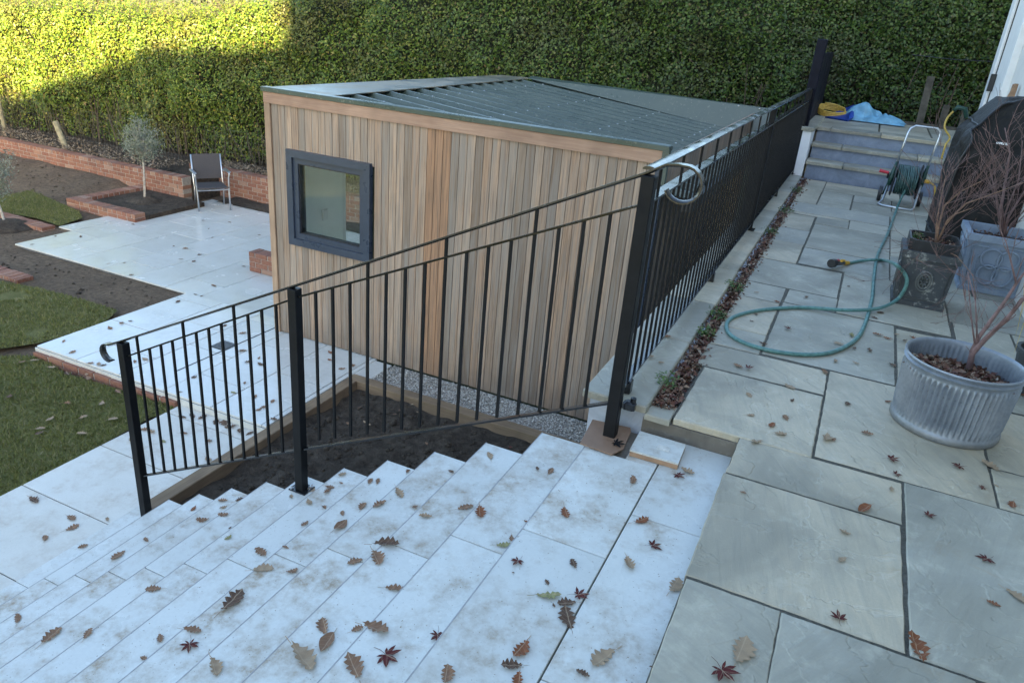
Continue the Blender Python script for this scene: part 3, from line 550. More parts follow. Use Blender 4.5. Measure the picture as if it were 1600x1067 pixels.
d.box(SX0+.031,SX0+.089,7.431,10.909,.25,.318); d.box(SX0+.031,SX0+.089,7.431,10.909,ZA+.021,ZA+.09); pd=d.build('patio_door','white_paint',sh)
MB().box(SX0+.055,SX0+.06,7.43,10.91,ZA+.09,.25).build('pane','glass',pd)
sp=ony(507,335,6.22); dd=ray(507,335); X=SX0+.105; tt=X/dd.x; pp=CAM+dd*tt; th=MB(); th.box(SX0+.1005,SX0+.125,pp.y-.045,pp.y+.045,pp.z-.06,pp.z+.06,.006); th.build('wall_thermostat','white_paint',sh)
# window
wn=MB(); f=.075
def frame(mb,x0,x1,z0,z1,w,y0,y1):
    mb.box(x0,x1,y0,y1,z0,z0+w); mb.box(x0,x1,y0,y1,z1-w,z1); mb.box(x0,x0+w,y0,y1,z0+w,z1-w); mb.box(x1-w,x1,y0,y1,z0+w,z1-w)
frame(wn,WX0,WX1,WZ0,WZ1,f,SY0-.045,SY0+.1); wo=wn.build('window','anthracite',sh)
w2=MB(); frame(w2,WX0+f+.001,WX1-f-.001,WZ0+f+.001,WZ1-f-.001,.058,SY0-.02,SY0+.09); w2.build('sash','anthracite',wo)
w3=MB(); frame(w3,WX0+f+.059,WX1-f-.059,WZ0+f+.059,WZ1-f-.059,.012,SY0-.005,SY0+.05); w3.build('gasket','black_plastic',wo)
MB().box(WX0+.13,WX1-.13,SY0+.02,SY0+.026,WZ0+.13,WZ1-.13).build('pane','glass',wo)
# trims
MB().box(SX0-.012,SX1-.01,SY0-.022,SY0-.001,.615,.725,.004).build('fascia','fascia_wood',sh)
MB().box(SX0-.01,SX0+.065,SY0-.018,SY0+.03,ZA+.005,.613,.004).build('corner_trim','trim_wood',sh)
MB().box(SX1-.052,SX1+.02,SY0-.014,SY0+.05,ZA+.005,.613,.003).build('corner_trim','anthracite',sh)
t=MB(); t.box(SX0-.03,SX1+.045,SY0-.035,SY0+.07,.727,ZR,.006); t.box(SX1-.01,SX1+.045,SY0-.035,SY0+.03,.45,.726); t.build('roof_edge','roof_metal',sh)
RX0=-4.84; rz=lambda x:.705-(x-RX0)*.098
# corrugated sheets, ribs along X
mb=MB(); ys=[]; y=SY0+.075; pitch=.32
prof=[(0,0),(.04,0),(.062,.05),(.1,.05),(.122,0),(.2,0),(.208,.008),(.216,0)]
while y<SY1-.1:
    for a,h in prof:
        if y+a<SY1-.08: ys.append((y+a,h))
    y+=pitch
ys.append((SY1-.08,0)); xs=[RX0-.06,-1.22]; b=len(mb.v)
for X in xs:
    for yy,h in ys: mb.v.append(Vector((X,yy,rz(X)+h)))
L=len(ys)
for i in range(L-1): mb.f.append((i,L+i,L+i+1,i+1))
for yy,h in ys: mb.v.append(Vector((RX0-.06,yy,rz(RX0)-.075)))
o=mb.build('roof','roof_metal',sh)
# screws on the ribs
mb=MB()
for X in(-4.5,-3.6,-2.7,-1.9,-1.4):
    y=SY0+.075+.081
    while y<SY1-.2: mb.lathe((X,y,rz(X)+.049),[(.011,0),(.011,.005),(.004,.009),(.0,.009)],6); y+=pitch
mb.build('screws','steel',o)
fm=MB(); fm.add([(SX0-.03,SY0+.07,ZR-.01),(RX0,SY0+.07,.765),(RX0,SY1+.02,.765),(SX0+.25,SY1+.02,.755),(SX0-.03,SY0+.07,.6),(SX0+.25,SY1+.02,.6),(RX0,SY0+.07,.755),(RX0,SY1+.02,.755)],[(0,1,2,3),(0,3,5,4),(1,6,7,2)]); fm.build('ridge_flashing','flash_metal',sh)
up=MB(); up.add([(RX0-.02,SY1-.12,.765),(SX1+.2,SY1-.1,rz(SX1+.2)+.01),(SX1+.2,SY1+.03,.745),(RX0-.02,SY1+.03,.79),(SX1+.2,SY1+.06,.745),(RX0-.02,SY1+.06,.79),(SX1+.2,SY1+.06,.2),(RX0-.02,SY1+.06,.2)],[(0,1,2,3),(3,2,4,5),(5,4,6,7)]); up=up.build('back_flashing','roof_metal',sh)
mb=MB()
for i in range(12):
    X=RX0+.25+i*.29; mb.lathe((X,SY1+.01,.77-.0125*(X-RX0)),[(.014,-.006),(.014,.006),(.0,.012)],6)
mb.build('screws','steel',up)
MB().box(SX0+.3,SX1,SY1-.02,SY1+.05,ZA-.1,.25).build('back_wall','anthracite',sh)
g=MB(); g.box(-1.26,-1.16,SY0+.05,SY1,.25,.35); g.build('gutter','black_plastic',sh)
# ------------------------------------------------------------ stair railing
RY=2.985
def handrail(pts,w=.045,h=.012):
    """flat convex bar swept along pts lying in a vertical plane"""
    mb=MB(); pts=[Vector(p) for p in pts]; n=len(pts); prof=[(-w/2,-h*.2),(-w/2,h*.3),(-w*.3,h*.8),(0,h),(w*.3,h*.8),(w/2,h*.3),(w/2,-h*.2)]; k=len(prof)
    for i,p in enumerate(pts):
        d=(pts[min(i+1,n-1)]-pts[max(i-1,0)]).normalized(); s=SIDE; u=s.cross(d).normalized()
        for a,b in prof: mb.v.append(p+s*a+u*b)
    for i in range(n-1):
        for j in range(k): mb.f.append((i*k+j,i*k+(j+1)%k,i*k+k+(j+1)%k,i*k+k+j))
    mb.f.append(tuple(range(k-1,-1,-1))); mb.f.append(tuple((n-1)*k+j for j in range(k))); return mb
sr=thing('stair_railing',(-2.4,RY,-1),'black painted metal stair railing with a handrail curling at both ends','railing')
hz=lambda x:1.135+.4875*(x+.71); mz=lambda x:.98+.452*(x+.76) if x>-2.5 else .19+.52*(x+2.5); lz=lambda x:.05+.45*(x+.8) if x>-2.5 else -.76+.49*(x+2.5)
SIDE=Vector((0,1,0))
pts=[]; c0=Vector((-4.10,RY,hz(-4.05)-.078)); 
for a in range(280,60,-20): pts.append(c0+Vector((.062*math.cos(R(a)),0,.062*math.sin(R(a)))))
pts=[p for p in pts]; x=-4.0
for x in np.linspace(-4.03,-.76,40): pts.append(Vector((x,RY,hz(x))))
pts+= [Vector((-.68,RY,1.158)),Vector((-.63,RY,1.165))]
c1=Vector((-.60,RY,1.09))
for a in range(80,-170,-18): pts.append(c1+Vector((.075*math.cos(R(a)),0,.075*math.sin(R(a)))))
smooth_angle(handrail(pts).build('handrail','rail_top',sr),50)
for x,zb_ in [(-.74,STEPZ(0)),(-2.56,STEPZ(6)),(-3.96,STEPZ(11))]:
    pw=.028; zt=hz(x)-.005; p=MB().box(x-pw,x+pw,RY-pw,RY+pw,zb_+.008,zt-.012,.003).build('post','black_matt',sr)
    if x>-1: continue
    bp=MB(); bp.box(x-.06,x+.06,RY-.05,RY+.05,zb_+.001,zb_+.008,.002); bp.build('base_plate','black_paint',p)
    for ex in(-.045,.045): 
        bo=MB(); bo.lathe((x+ex,RY-.037 if ex<0 else RY+.037,zb_+.008),[(.012,0),(.012,.008),(.006,.01),(.006,.022),(0,.022)],8)
        bo.build('bolt','steel',p)
for a,b in [(-3.93,-2.59),(-2.53,-.77)]:
    for nm,zf in(('middle_rail',mz),('bottom_rail',lz)):
        w_=.028 if nm=='bottom_rail' else .024; e=.02
        q=MB().bar((a,RY,zf(a+.001)),(b,RY,zf(b-.001)),w_,.01); q.build(nm,'black_paint',sr)
    n=12 if a<-3 else 15
    for i in range(n):
        x=a+(b-a)*(i+1)/(n+1); up_=(i%4==0) if a<-3 else (i%4==3)
        z1=hz(x)-.002 if up_ else mz(x); MB().bar((x,RY,lz(x)),(x,RY,z1),.013).build('baluster','black_matt',sr)
br=MB(); br.box(-.715,-.655,RY+.03,RY+.075,.035,.075,.01); br.lathe((-.67,RY+.05,.075),[(.014,0),(.014,.02),(0,.022)],8); br.build('clamp','black_paint',sr)
# ------------------------------------------------------------ terrace railing
FX=-.755
tr=thing('terrace_railing',(FX,6.8,.03),'long black metal railing standing on the stone coping along the terrace','railing')
SIDE=Vector((1,0,0)); smooth_angle(handrail([(FX,y,1.12-.004*(y-3)) for y in np.linspace(3.02,10.6,30)],.055,.013).build('handrail','rail_top',tr),50)
fz=lambda y:1.115-.004*(y-3)
MB().bar((FX,3.02,.985),(FX,10.6,.955),.05,.01).build('middle_rail','black_paint',tr); MB().bar((FX,3.05,.10),(FX,10.6,.085),.04,.01).build('bottom_rail','black_paint',tr)
for y in(7.0,10.58): 
    p=MB().box(FX-.025,FX+.025,y-.025,y+.025,.034,fz(y)-.005,.003).build('post','black_matt',tr); MB().box(FX-.05,FX+.05,y-.05,y+.05,.033,.042,.002).build('base_plate','black_paint',p)
for y in(3.2,5.22,8.8): MB().box(FX-.02,FX+.03,y-.025,y+.025,.034,.1,.004).build('foot','black_paint',tr)
i=0; y=3.12
while y<10.5:
    if abs(y-7)>.05:
        MB().bar((FX,y,.1),(FX,y,fz(y) if i%4==1 else .98),.0115).build('baluster','black_matt',tr)
    y+=.107; i+=1
# dark boarded screen beyond
sc=thing('boarded_screen',(FX,11.9,.3),'tall dark navy boarded screen at the far end of the terrace railing','screen')
MB().box(FX-.06,FX+.06,10.62,10.74,.0,1.67,.01).build('post','black_board',sc); mb=MB()
for k in range(17): mb.box(FX-.02,FX+.015,10.76+k*.15,10.9+k*.15,.05,1.5)
mb.build('boards','black_board',sc)
# ------------------------------------------------------------ far steps, pier, landing
fs=thing('terrace_steps',(.4,10.9,0),'three worn stone steps with blue grey painted risers at the far end of the terrace','steps')
for k in range(3):
    y0=10.56+.3*k; z0=[-.03,.225,.415][k]; z1=[.225,.415,.6][k]
    MB().box(-.6,1.49,y0+.02,y0+.32,z0-.1,z1-.045).build('riser','riser_blue',fs); mb=MB(); x=-.615
    for q in ([.45,.75,1.],[.38,.9,.85],[.18,.62,.7,.7])[k]:
        xe=min(x+q,1.495); mb.box(x,xe-.006,y0-.01,(13.2 if k==2 and False else y0+.33),z1-.045,z1+random.uniform(-.004,.003),.008); x=xe
    mb.build('tread','sandstone',fs)
mb=MB()
for x0,x1 in [(-.7,.15),(.16,.8),(.81,1.5)]:
    for y0,y1 in [(11.5,12.2),(12.21,13.6)]: mb.box(x0,x1-.01,y0,y1,.5,.595,.006)
struct(mb.build('upper_landing','sandstone')); struct(MB().box(-.7,1.5,11.2,13.7,-.1,.53).build('landing_base','concrete'))
pr=thing('white_pier',(-.68,10.6,0),'white painted pier beside the far steps with a stone cap','pier'); MB().box(-.735,-.625,10.53,11.1,.02,.59,.008).build('pier_body','white_paint',pr); MB().box(-.9,-.6,10.5,12.4,.592,.635,.008).build('stone_cap','sandstone',pr)
# blue sheet, folded board and yellow hose
tb=onz(1362,190,.6); tb.y=12.85; tb.x=ony(1362,190,12.85).x; mb=grid(-.44,.44,-.24,.24,60,40,lambda x,y:0)
for v in mb.v:
    x,y=v.x,v.y; e=max(0,1-(abs(x)/.44)**3)*max(0,1-(abs(y)/.24)**3); wr=.13*float(vnoise(x+3,y,.17,41))+.09*float(vnoise(x,y+5,.08,42)); pk=.13*math.exp(-(abs(x+.2)/.16)**4-(abs(y-.02)/.13)**4)
    v.z=.61+e*(.12+wr+pk); v.x+=tb.x+.1*float(vnoise(x,y,.2,43)); v.y+=tb.y
o=mb.build('folded_sheet','tarp_light',None,(tb.x,tb.y,.6)); tag(o,'crumpled light blue plastic sheet lying on the upper landing by the hedge','sheet'); smooth_angle(o,30)
q=[ony(x,y,Y) for x,y,Y in[(1289,182,12.6),(1325,188,12.45),(1334,182,12.6),(1335,164,12.9),(1318,170,12.95)]]; mb=MB(); mb.add(q,[(0,1,2,3,4)]); mb.add([p+Vector((0,.02,-.03)) for p in q],[(4,3,2,1,0)]); mb.f+=[(i,i+5,(i+1)%5+5,(i+1)%5) for i in range(5)]; tag(mb.build('folded_sheet','tarp_dark',None,q[1]),'dark blue stiff folded sheet leaning under the light blue one','sheet')
yh=ony(1299,171,12.75); mb=MB()
pts=[Vector((yh.x+(.19+.014*(i%3))*math.cos(i*.3),yh.y+.14*math.sin(i*.3),max(.63,yh.z-.07)+.001*i+.045*math.sin(i*.3)-.02*math.cos(i*.3))) for i in range(92)]; mb.tube(pts,.013,6); tag(mb.build('hose_coil','hose_yellow',None,(yh.x,yh.y,.62),True),'coiled yellow hose beside the blue sheets on the upper landing','hose')
# old fence boards and a cable in the hedge
of=thing('old_fence',(.8,13,.5),'weathered grey boards of an old fence half buried in the hedge','fence')
for (x0,y0,x1,y1,w_) in [(1438,190,1455,120,.1),(1470,192,1480,165,.09)]:
    a=ony(x0,y0,13.2); b=ony(x1,y1,13.15); MB().bar(a-Vector((0,0,.2)),b,w_,.03,(0,1,0)).build('board','old_board',of)
MB().bar((.3,13.19,.62),(1.5,13.19,.62),.05,.04).build('rail','old_board',of)
a,b=ony(1425,86,12.4),ony(1555,97,12.4); tag(MB().tube([a,(a+b)/2-Vector((0,0,.015)),b],.006,6).build('cable','black_plastic',None,a),'thin dark cable strung across the hedge towards the white house door','cable')
# ------------------------------------------------------------ house with the white door, unseen house for the hedge shadow
hx=ony(1531,178,11.6).x
ho=thing('house',(hx,4,0),'white house wall and door at the right edge of the terrace','house')
mb=MB(); mb.box(hx+.04,6.2,-6,11.55,-.2,2.95); mb.box(hx+.02,6.2,11.552,11.62,-.2,2.9); mb.build('wall','house_render',ho)
MB().box(hx-.08,6.3,-6.1,11.7,2.952,3.15,.02).build('flat_roof','anthracite',ho)
n_=Vector((.8,.6,0)); h_=Vector((HX,HY,0)); q0=Vector((-10.4,12.2,0)); hp_=lambda s_,D_,z_: n_*s_+h_*(q0.dot(h_)-D_)+Vector((0,0,z_))
mb=MB(); mb.add([hp_(s_,D_,z_) for z_ in(-.3,8.7) for D_ in(22,33) for s_ in(q0.dot(n_),9.5)],[(0,1,5,4),(3,2,6,7),(2,0,4,6),(1,3,7,5),(4,5,7,6)]); mb.build('upper_wall','house_render',ho)  # upper storey out of view, placed and sized to shade the hedge
mb=MB(); e0=q0.dot(n_); mb.add([hp_(e0-.02,21.6,8.705),hp_(9.9,21.6,8.705),hp_(9.9,33.4,8.705),hp_(e0-.02,33.4,8.705),hp_(e0+.0,27.5,12.5),hp_(9.8,27.5,12.5)],[(0,1,5,4),(1,2,5),(2,3,4,5),(3,0,4),(3,2,1,0)]); mb.build('roof','roof_tile',ho)
dr=MB(); dr.box(hx+.012,hx+.039,10.35,11.3,.3,2.6); do=dr.build('door','white_paint',ho)
fr=MB(); fr.box(hx-.03,hx+.06,11.32,11.62,.0,2.75,.004); fr.box(hx-.03,hx+.06,10.15,10.33,.0,2.75,.004); fr.build('door_frame','white_paint',ho)
MB().box(hx+.0,hx+.011,11.302,11.318,.3,2.6).build('seal','black_plastic',do)
mb=MB(); mb.box(hx-.05,hx+.011,11.2,11.25,1.25,1.45,.006); mb.build('handle','black_plastic',do)
nb=thing('shadow_house',(9,-14,-2),'unseen house with a hipped roof added behind the camera to shade the hedge','house')  # added out of view, roofline shaped to cast the shadow edge on the hedge
def NP(s,D,z):  # s along the normal of the light, D metres up-light from the hedge
    n=Vector((.8,.6,0)); h=Vector((HX,HY,0)); b=n*s+h*(Vector((-10.4,12.2,0)).dot(h)-D); return Vector((b.x,b.y,z))
T=math.tan(SUN_EL); D=30; ze=-1.5+T*D; zr=.72+T*D
mb=MB(); vs=[NP(s,d,z) for z in(-2.2,ze) for d in(26,34) for s in(-8.3,4)]; mb.add(vs,[(0,1,5,4),(3,2,6,7),(2,0,4,6),(1,3,7,5)]); mb.build('wall','house_render',nb)
mb=MB(); vs=[NP(-8.6,25.6,ze-.1),NP(4.3,25.6,ze-.1),NP(4.3,34.4,ze-.1),NP(-8.6,34.4,ze-.1),NP(-4.0,30,zr),NP(2,30,zr+.05)]; mb.add(vs,[(0,1,5,4),(1,2,5),(2,3,4,5),(3,0,4),(3,2,1,0)]); mb.build('roof','roof_tile',nb)
# ------------------------------------------------------------ garden chair
cf,cb=onz(314,331,ZB),onz(358,328.5,ZB); cxy=(cf+cb)/2; ax=(cb-cf); ax.z=0; ax.normalize(); fwd=Vector((ax.y,-ax.x,0))
ch=thing('garden_chair',(cxy.x,cxy.y,ZB),'aluminium garden armchair with dark grey woven seat and back on the lower patio','chair')
def CT(): return Matrix(((ax.x,-fwd.x,0,cxy.x),(ax.y,-fwd.y,0,cxy.y),(0,0,1,ZB),(0,0,0,1)))
hw=.27
for s in(-1,1):
    mb=MB(); mb.T=CT(); mb.tube([(s*hw,0,0),(s*hw,.03,.3),(s*(hw+.01),.04,.58),(s*(hw+.02),.0,.645),(s*(hw+.02),.06,.67),(s*(hw+.01),.3,.655),(s*(hw-.01),.42,.64)],.015,8); mb.build('front_leg','steel',ch,None,True)
    mb=MB(); mb.T=CT(); mb.tube([(s*(hw-.02),.42,0),(s*(hw-.02),.36,.35),(s*(hw-.02),.4,.5),(s*(hw-.02),.47,.92)],.014,8); mb.build('rear_leg','steel',ch,None,True)
    mb=MB(); mb.T=CT(); mb.box(s*(hw+.02)-.03,s*(hw+.02)+.03,.0,.36,.672,.69,.006); mb.build('armrest','steel',ch)
mb=MB(); mb.T=CT(); mb.box(-hw+.025,hw-.025,-.03,.42,.405,.43,.01); mb.tube([(-hw,-.02,.415),(hw,-.02,.415)],.012,8); mb.build('seat','textile',ch)
mb=MB(); mb.T=CT(); mb.add([(x,y+dy,z) for dy in(0,.02) for x,y,z in[(-hw+.005,.4,.5),(hw-.005,.4,.5),(hw-.005,.475,.925),(-hw+.005,.475,.925)]],[(0,1,2,3),(7,6,5,4),(0,4,5,1),(1,5,6,2),(2,6,7,3),(3,7,4,0)]); mb.build('backrest','textile',ch)
mb=MB(); mb.T=CT(); mb.tube([(-hw+.02,.36,.3),(hw-.02,.36,.3)],.01,6); mb.tube([(-hw,.02,.37),(hw,.02,.37)],.012,6); mb.build('stretcher','steel',ch)
# ------------------------------------------------------------ planters and tub
def square_pot(name,lab,x0,x1,y0,y1,z1,taper,mat,orn):
    t=thing(name,((x0+x1)/2,(y0+y1)/2,0),lab,'planter'); cx,cy=(x0+x1)/2,(y0+y1)/2; mb=MB()
    def ring(k,z,e=0): 
        hx_,hy_=(x1-x0)/2*k+e,(y1-y0)/2*k+e; return [(cx-hx_,cy-hy_,z),(cx+hx_,cy-hy_,z),(cx+hx_,cy+hy_,z),(cx-hx_,cy+hy_,z)]
    rings=[ring(taper,.002,.012),ring(taper,.035,.012),ring(taper+.005,.037,0),ring(1-.02,z1-.055,0),ring(1,z1-.05,.012),ring(1,z1,.012),ring(1,z1,-.025),ring(.95,z1-.07,-.025)]
    b=0
    for r in rings: mb.v+=[Vector(p) for p in r]
    for i in range(len(rings)-1):
        for k in range(4): j=(k+1)%4; mb.f.append((i*4+k,i*4+j,i*4+4+j,i*4+4+k))
    mb.build('planter_body',mat,t)
    # raised panel border on the two faces one can see
    fz_=lambda u,v,side: None
    def face(u,v,side,e=.004):   # u -1..1, v 0..1 up the face
        k=taper+(1-.02-taper)*v; z=.04+(z1-.1)*v
        if side=='f': return Vector((cx+u*(x1-x0)/2*k,cy-(y1-y0)/2*k-e,z))
        return Vector((cx-(x1-x0)/2*k-e,cy+u*(y1-y0)/2*k,z))
    om=MB()
    for side in'fl':
        om.tube([face(u,v,side) for u,v in[(-.86,.08),(.86,.08),(.86,.93),(-.86,.93)]],.007 if orn=='knot' else .004,5,closed=True)
        if orn=='knot':
            for a in range(4):
                c=a*math.pi/2+math.pi/4; om.tube([face(.34*math.cos(c)+.30*math.cos(t_),.5+.26*math.sin(c)+.22*math.sin(t_),side,.009) for t_ in[2*math.pi*i/20 for i in range(20)]],.0095,5,closed=True)
            om.tube([face(.72*math.cos(t_),.5+.46*math.sin(t_),side,.005) for t_ in[2*math.pi*i/8+.39 for i in range(8)]],.006,5,closed=True)
        else:
            for rr in(.3,.22): om.tube([face(rr*math.cos(t_),.52+rr*.8*math.sin(t_),side,.003) for t_ in[2*math.pi*i/20 for i in range(20)]],.009,5,closed=True)
            for i in range(8): t_=i*math.pi/4; om.tube([face(.06*math.cos(t_),.52+.05*math.sin(t_),side,.004),face(.17*math.cos(t_),.52+.14*math.sin(t_),side,.004)],.008,4)
    om.build('relief','planter_pale' if orn=='round' else mat,t,None,True); return t
PA=square_pot('square_planter','dark weathered square planter with a round emblem and a black inner pot',.43,.775,5.7,6.06,.39,.9,'planter_dark','round')
mb=MB(); mb.add([],[]); 
for (k,z) in[(.9,.3),(.9,.375),(1.,.385),(1.02,.455),(1.02,.465),(.94,.465),(.92,.36)]:
    mb.v+=[Vector((.6025+sx*.155*k,5.88+sy*.165*k,z)) for sx,sy in((-1,-.8),(-.8,-1),(.8,-1),(1,-.8),(1,.8),(.8,1),(-.8,1),(-1,.8))]
for i in range(6):
    for k in range(8): j=(k+1)%8; mb.f.append((i*8+k,i*8+j,i*8+8+j,i*8+8+k))
mb.build('inner_pot','black_plastic',PA)
PBt=square_pot('square_planter','blue grey square planter with a raised knot pattern, beside the covered barbecue',.87,1.36,6.4,6.88,.44,.8,'planter_blue','knot')
struct(MB().box(.46,.745,5.73,6.03,.35,.415).build('pot_soil','soil')); struct(MB().box(.93,1.3,6.46,6.82,.3,.375).build('pot_soil','soil'))
def litter_in(name,f,n,s=(.012,.035)):
    P=f(n); N=unit(np.c_[rng.normal(0,.7,n),rng.normal(0,.7,n),np.ones(n)]); sz=rng.uniform(*s,n); return struct(cards(name,'litter',leaf_cards(P,N,sz,sz*.6,.35),LF),'stuff')
litter_in('pot_litter',lambda n:np.c_[rng.uniform(.47,.74,n),rng.uniform(5.74,6.02,n),.415+.02*rng.random(n)],260)
litter_in('pot_litter',lambda n:np.c_[rng.uniform(.94,1.29,n),rng.uniform(6.47,6.81,n),.375+.02*rng.random(n)],260)
weed(.5,5.93,.05,'bright moss on the soil of the dark square planter',.4,70)
# galvanised tub
TC=Vector((.668,3.825,0)); tu=thing('metal_tub',TC,'round ribbed galvanised metal tub holding a bare maple on the grey slabs','tub')
fl=lambda t,h:.0065*math.cos(t*62) if .06<h<.285 else 0
prof=[(.236,.002),(.240,.01),(.240,.03),(.236,.036),(.232,.045)]+[(.233+.012*(i/8),.07+.0263*i) for i in range(9)]+[(.246,.29),(.243,.3),(.251,.31),(.254,.318),(.248,.322),(.244,.325),(.252,.338),(.257,.343),(.254,.35),(.247,.348),(.243,.335),(.24,.3),(.238,.2)]
smooth_angle(MB().lathe(TC,prof,372,'z',fl).build('tub_body','galvanised',tu),60)
struct(MB().disc(TC+Vector((0,0,.225)),.24).build('tub_soil','soil'))
def tubl(n):
    a=rng.random(n)*6.28; r=.235*rng.random(n)**.5; return np.c_[TC.x+r*np.cos(a),TC.y+r*np.sin(a),.235+.045*rng.random(n)-.03*(np.cos(a-1.2)*r/.24)]
litter_in('tub_litter',tubl,1700,(.02,.05))
# ------------------------------------------------------------ bare shrubs
def grow(mb,p,d,l,r,depth,kids,spread,minr=.0012,droop=0.):
    p=Vector(p); d=Vector(d).normalized(); pts=[p]; rs=[r]; seg=4; q=p.copy()
    for i in range(seg):
        d=(d+Vector((random.gauss(0,.13),random.gauss(0,.13),random.gauss(0,.09)+.03-droop))).normalized(); q=q+d*l/seg; pts.append(q.copy()); rs.append(max(minr,r*(1-.6*(i+1)/seg)))
    mb.tube(pts,rs,5 if r>.004 else 3,False)
    if depth>0:
        for k in range(kids):
            i=random.randint(1,seg); e=(d+Vector((random.gauss(0,spread),random.gauss(0,spread),random.gauss(0,spread*.6)))).normalized(); grow(mb,pts[i],e,l*random.uniform(.5,.8),max(minr,rs[i]*.62),depth-1,kids,spread,minr,droop)
def shrub(lab,base,stems,matb,matt,kids,depth,spread,l):
    t=thing('bare_shrub',base,lab,'shrub'); mb=MB(); tw=MB()
    for pts,r in stems:
        pts=[Vector(p) for p in pts]; n=len(pts); mb.tube(pts,[max(.0022,r*(1-.75*i/(n-1))) for i in range(n)],7)
        for i in range(1,n):
            for k in range(kids):
                a=pts[i-1].lerp(pts[i],random.random()); d=(pts[i]-pts[i-1]).normalized()+Vector((random.gauss(0,spread),random.gauss(0,spread),random.gauss(0,spread*.6)+.15)); grow(tw,a,d,l*random.uniform(.6,1.2),max(.0016,r*.28),depth,2,spread*.75)
    mb.build('stems',matb,t,None,True); tw.build('twigs',matt,t)
b=onz(1514,580,.25); b=Vector((b.x,b.y,.22)); Y0=b.y
pt=lambda x,y,Y:ony(x,y,Y)
shrub('bare maple with thick forked stems growing out of the metal tub',b,[
 ([b,pt(1519,552,Y0),pt(1539,530,Y0-.02),pt(1574,497,Y0-.04),pt(1602,463,Y0-.05),pt(1640,410,Y0-.05),pt(1690,320,Y0-.02)],.016),
 ([pt(1518,551,Y0),pt(1529,527,Y0+.02),pt(1566,477,Y0+.03),pt(1588,443,Y0+.04),pt(1602,424,Y0+.05),pt(1640,340,Y0+.06)],.012),
 ([pt(1523,537,Y0),pt(1518,500,Y0+.05),pt(1514,456,Y0+.08),pt(1512,425,Y0+.1)],.0045),
 ([pt(1527,530,Y0),pt(1524,470,Y0+.12),pt(1512,425,Y0+.2)],.0045),
 ([pt(1588,443,Y0+.03),pt(1580,410,Y0+.05),pt(1574,385,Y0+.06),pt(1570,372,Y0+.07)],.005)],'bark_maple','twig_red',1,1,.5,.16)
b=Vector((.62,5.86,.41)); Y0=5.86
shrub('fine reddish brown bare shrub growing in the dark square planter',b,[
 ([b,pt(1467,350,Y0),pt(1475,322,Y0+.05),pt(1500,300,Y0+.02),pt(1540,280,Y0-.1)],.01),([b,pt(1464,345,Y0),pt(1470,310,Y0+.1),pt(1478,275,Y0+.15)],.008),
 ([b,pt(1480,345,Y0),pt(1510,318,Y0-.05),pt(1560,300,Y0-.1),pt(1600,285,Y0-.1)],.008),([b,pt(1475,355,Y0),pt(1492,335,Y0-.1),pt(1520,325,Y0-.15)],.006),
 ([b,pt(1445,385,Y0-.1),pt(1431,405,Y0-.22),pt(1450,415,Y0-.3)],.0025),([b,pt(1495,400,Y0-.2),pt(1520,430,Y0-.3),pt(1525,470,Y0-.35)],.0028)],'twig_brown','twig_red',3,2,.42,.26)
b=Vector((1.13,6.62,.37)); Y0=6.62
shrub('tall purplish bare shrub growing in the blue grey planter',b,[
 ([b,pt(1563,330,Y0),pt(1570,290,Y0),pt(1578,240,Y0+.1),pt(1570,200,Y0+.1)],.014),([b,pt(1560,335,Y0-.05),pt(1555,300,Y0-.1),pt(1545,260,Y0-.15)],.009),([b,pt(1575,340,Y0),pt(1600,300,Y0),pt(1625,240,Y0)],.012),
 ([b,pt(1570,335,Y0),pt(1592,280,Y0-.1),pt(1598,220,Y0-.1)],.008),([b,pt(1580,350,Y0-.1),pt(1600,330,Y0-.2),pt(1620,310,Y0-.3)],.007)],'bark_maple','twig_red',3,2,.45,.28)
# yellow leaved grass in a pot just past the right edge
yb_=Vector((1.13,4.55,0)); yg=thing('yellow_grass',yb_,'yellow bladed plant at the right edge, its tips hanging over the slabs','plant')
MB().lathe(yb_,[(.0,.0),(.09,.0),(.12,.22),(.13,.22),(.13,.24),(.11,.24),(.1,.18),(0,.18)],20).build('pot','planter_dark',yg)
bl=MB()
def blade(pts,w_):
    pts=[Vector(p) for p in pts]; n=len(pts); b=len(bl.v)
    for i,p in enumerate(pts): ww=w_*math.sin(math.pi*min(.98,.12+.86*i/(n-1)))+.0006; bl.v+=[p+Vector((0,ww/2,0)),p+Vector((.0,-ww/2,.001))]
    for i in range(n-1): bl.f.append((b+2*i,b+2*i+1,b+2*i+3,b+2*i+2))
top=yb_+Vector((0,0,.2))
for px,py in [(1586,520),(1590,508),(1582,552),(1597,490)]:
    e=ony(px,py+8,4.5); k=ony(1600,(py-48),4.52); blade([top,top.lerp(k,.5)+Vector((0,0,.1)),k+Vector((.05,0,.03)),k,k.lerp(e,.5),e],.014)
for i in range(26):
    a=random.uniform(-1.2,1.4); l=random.uniform(.2,.4); blade([top,top+Vector((.3*l*math.cos(a),.3*l*math.sin(a),l)),top+Vector((.8*l*math.cos(a),.8*l*math.sin(a),l*.9)),top+Vector((1.1*l*math.cos(a),1.1*l*math.sin(a),l*.4))],.012)
bl.build('blades','yellow_leaf',yg)
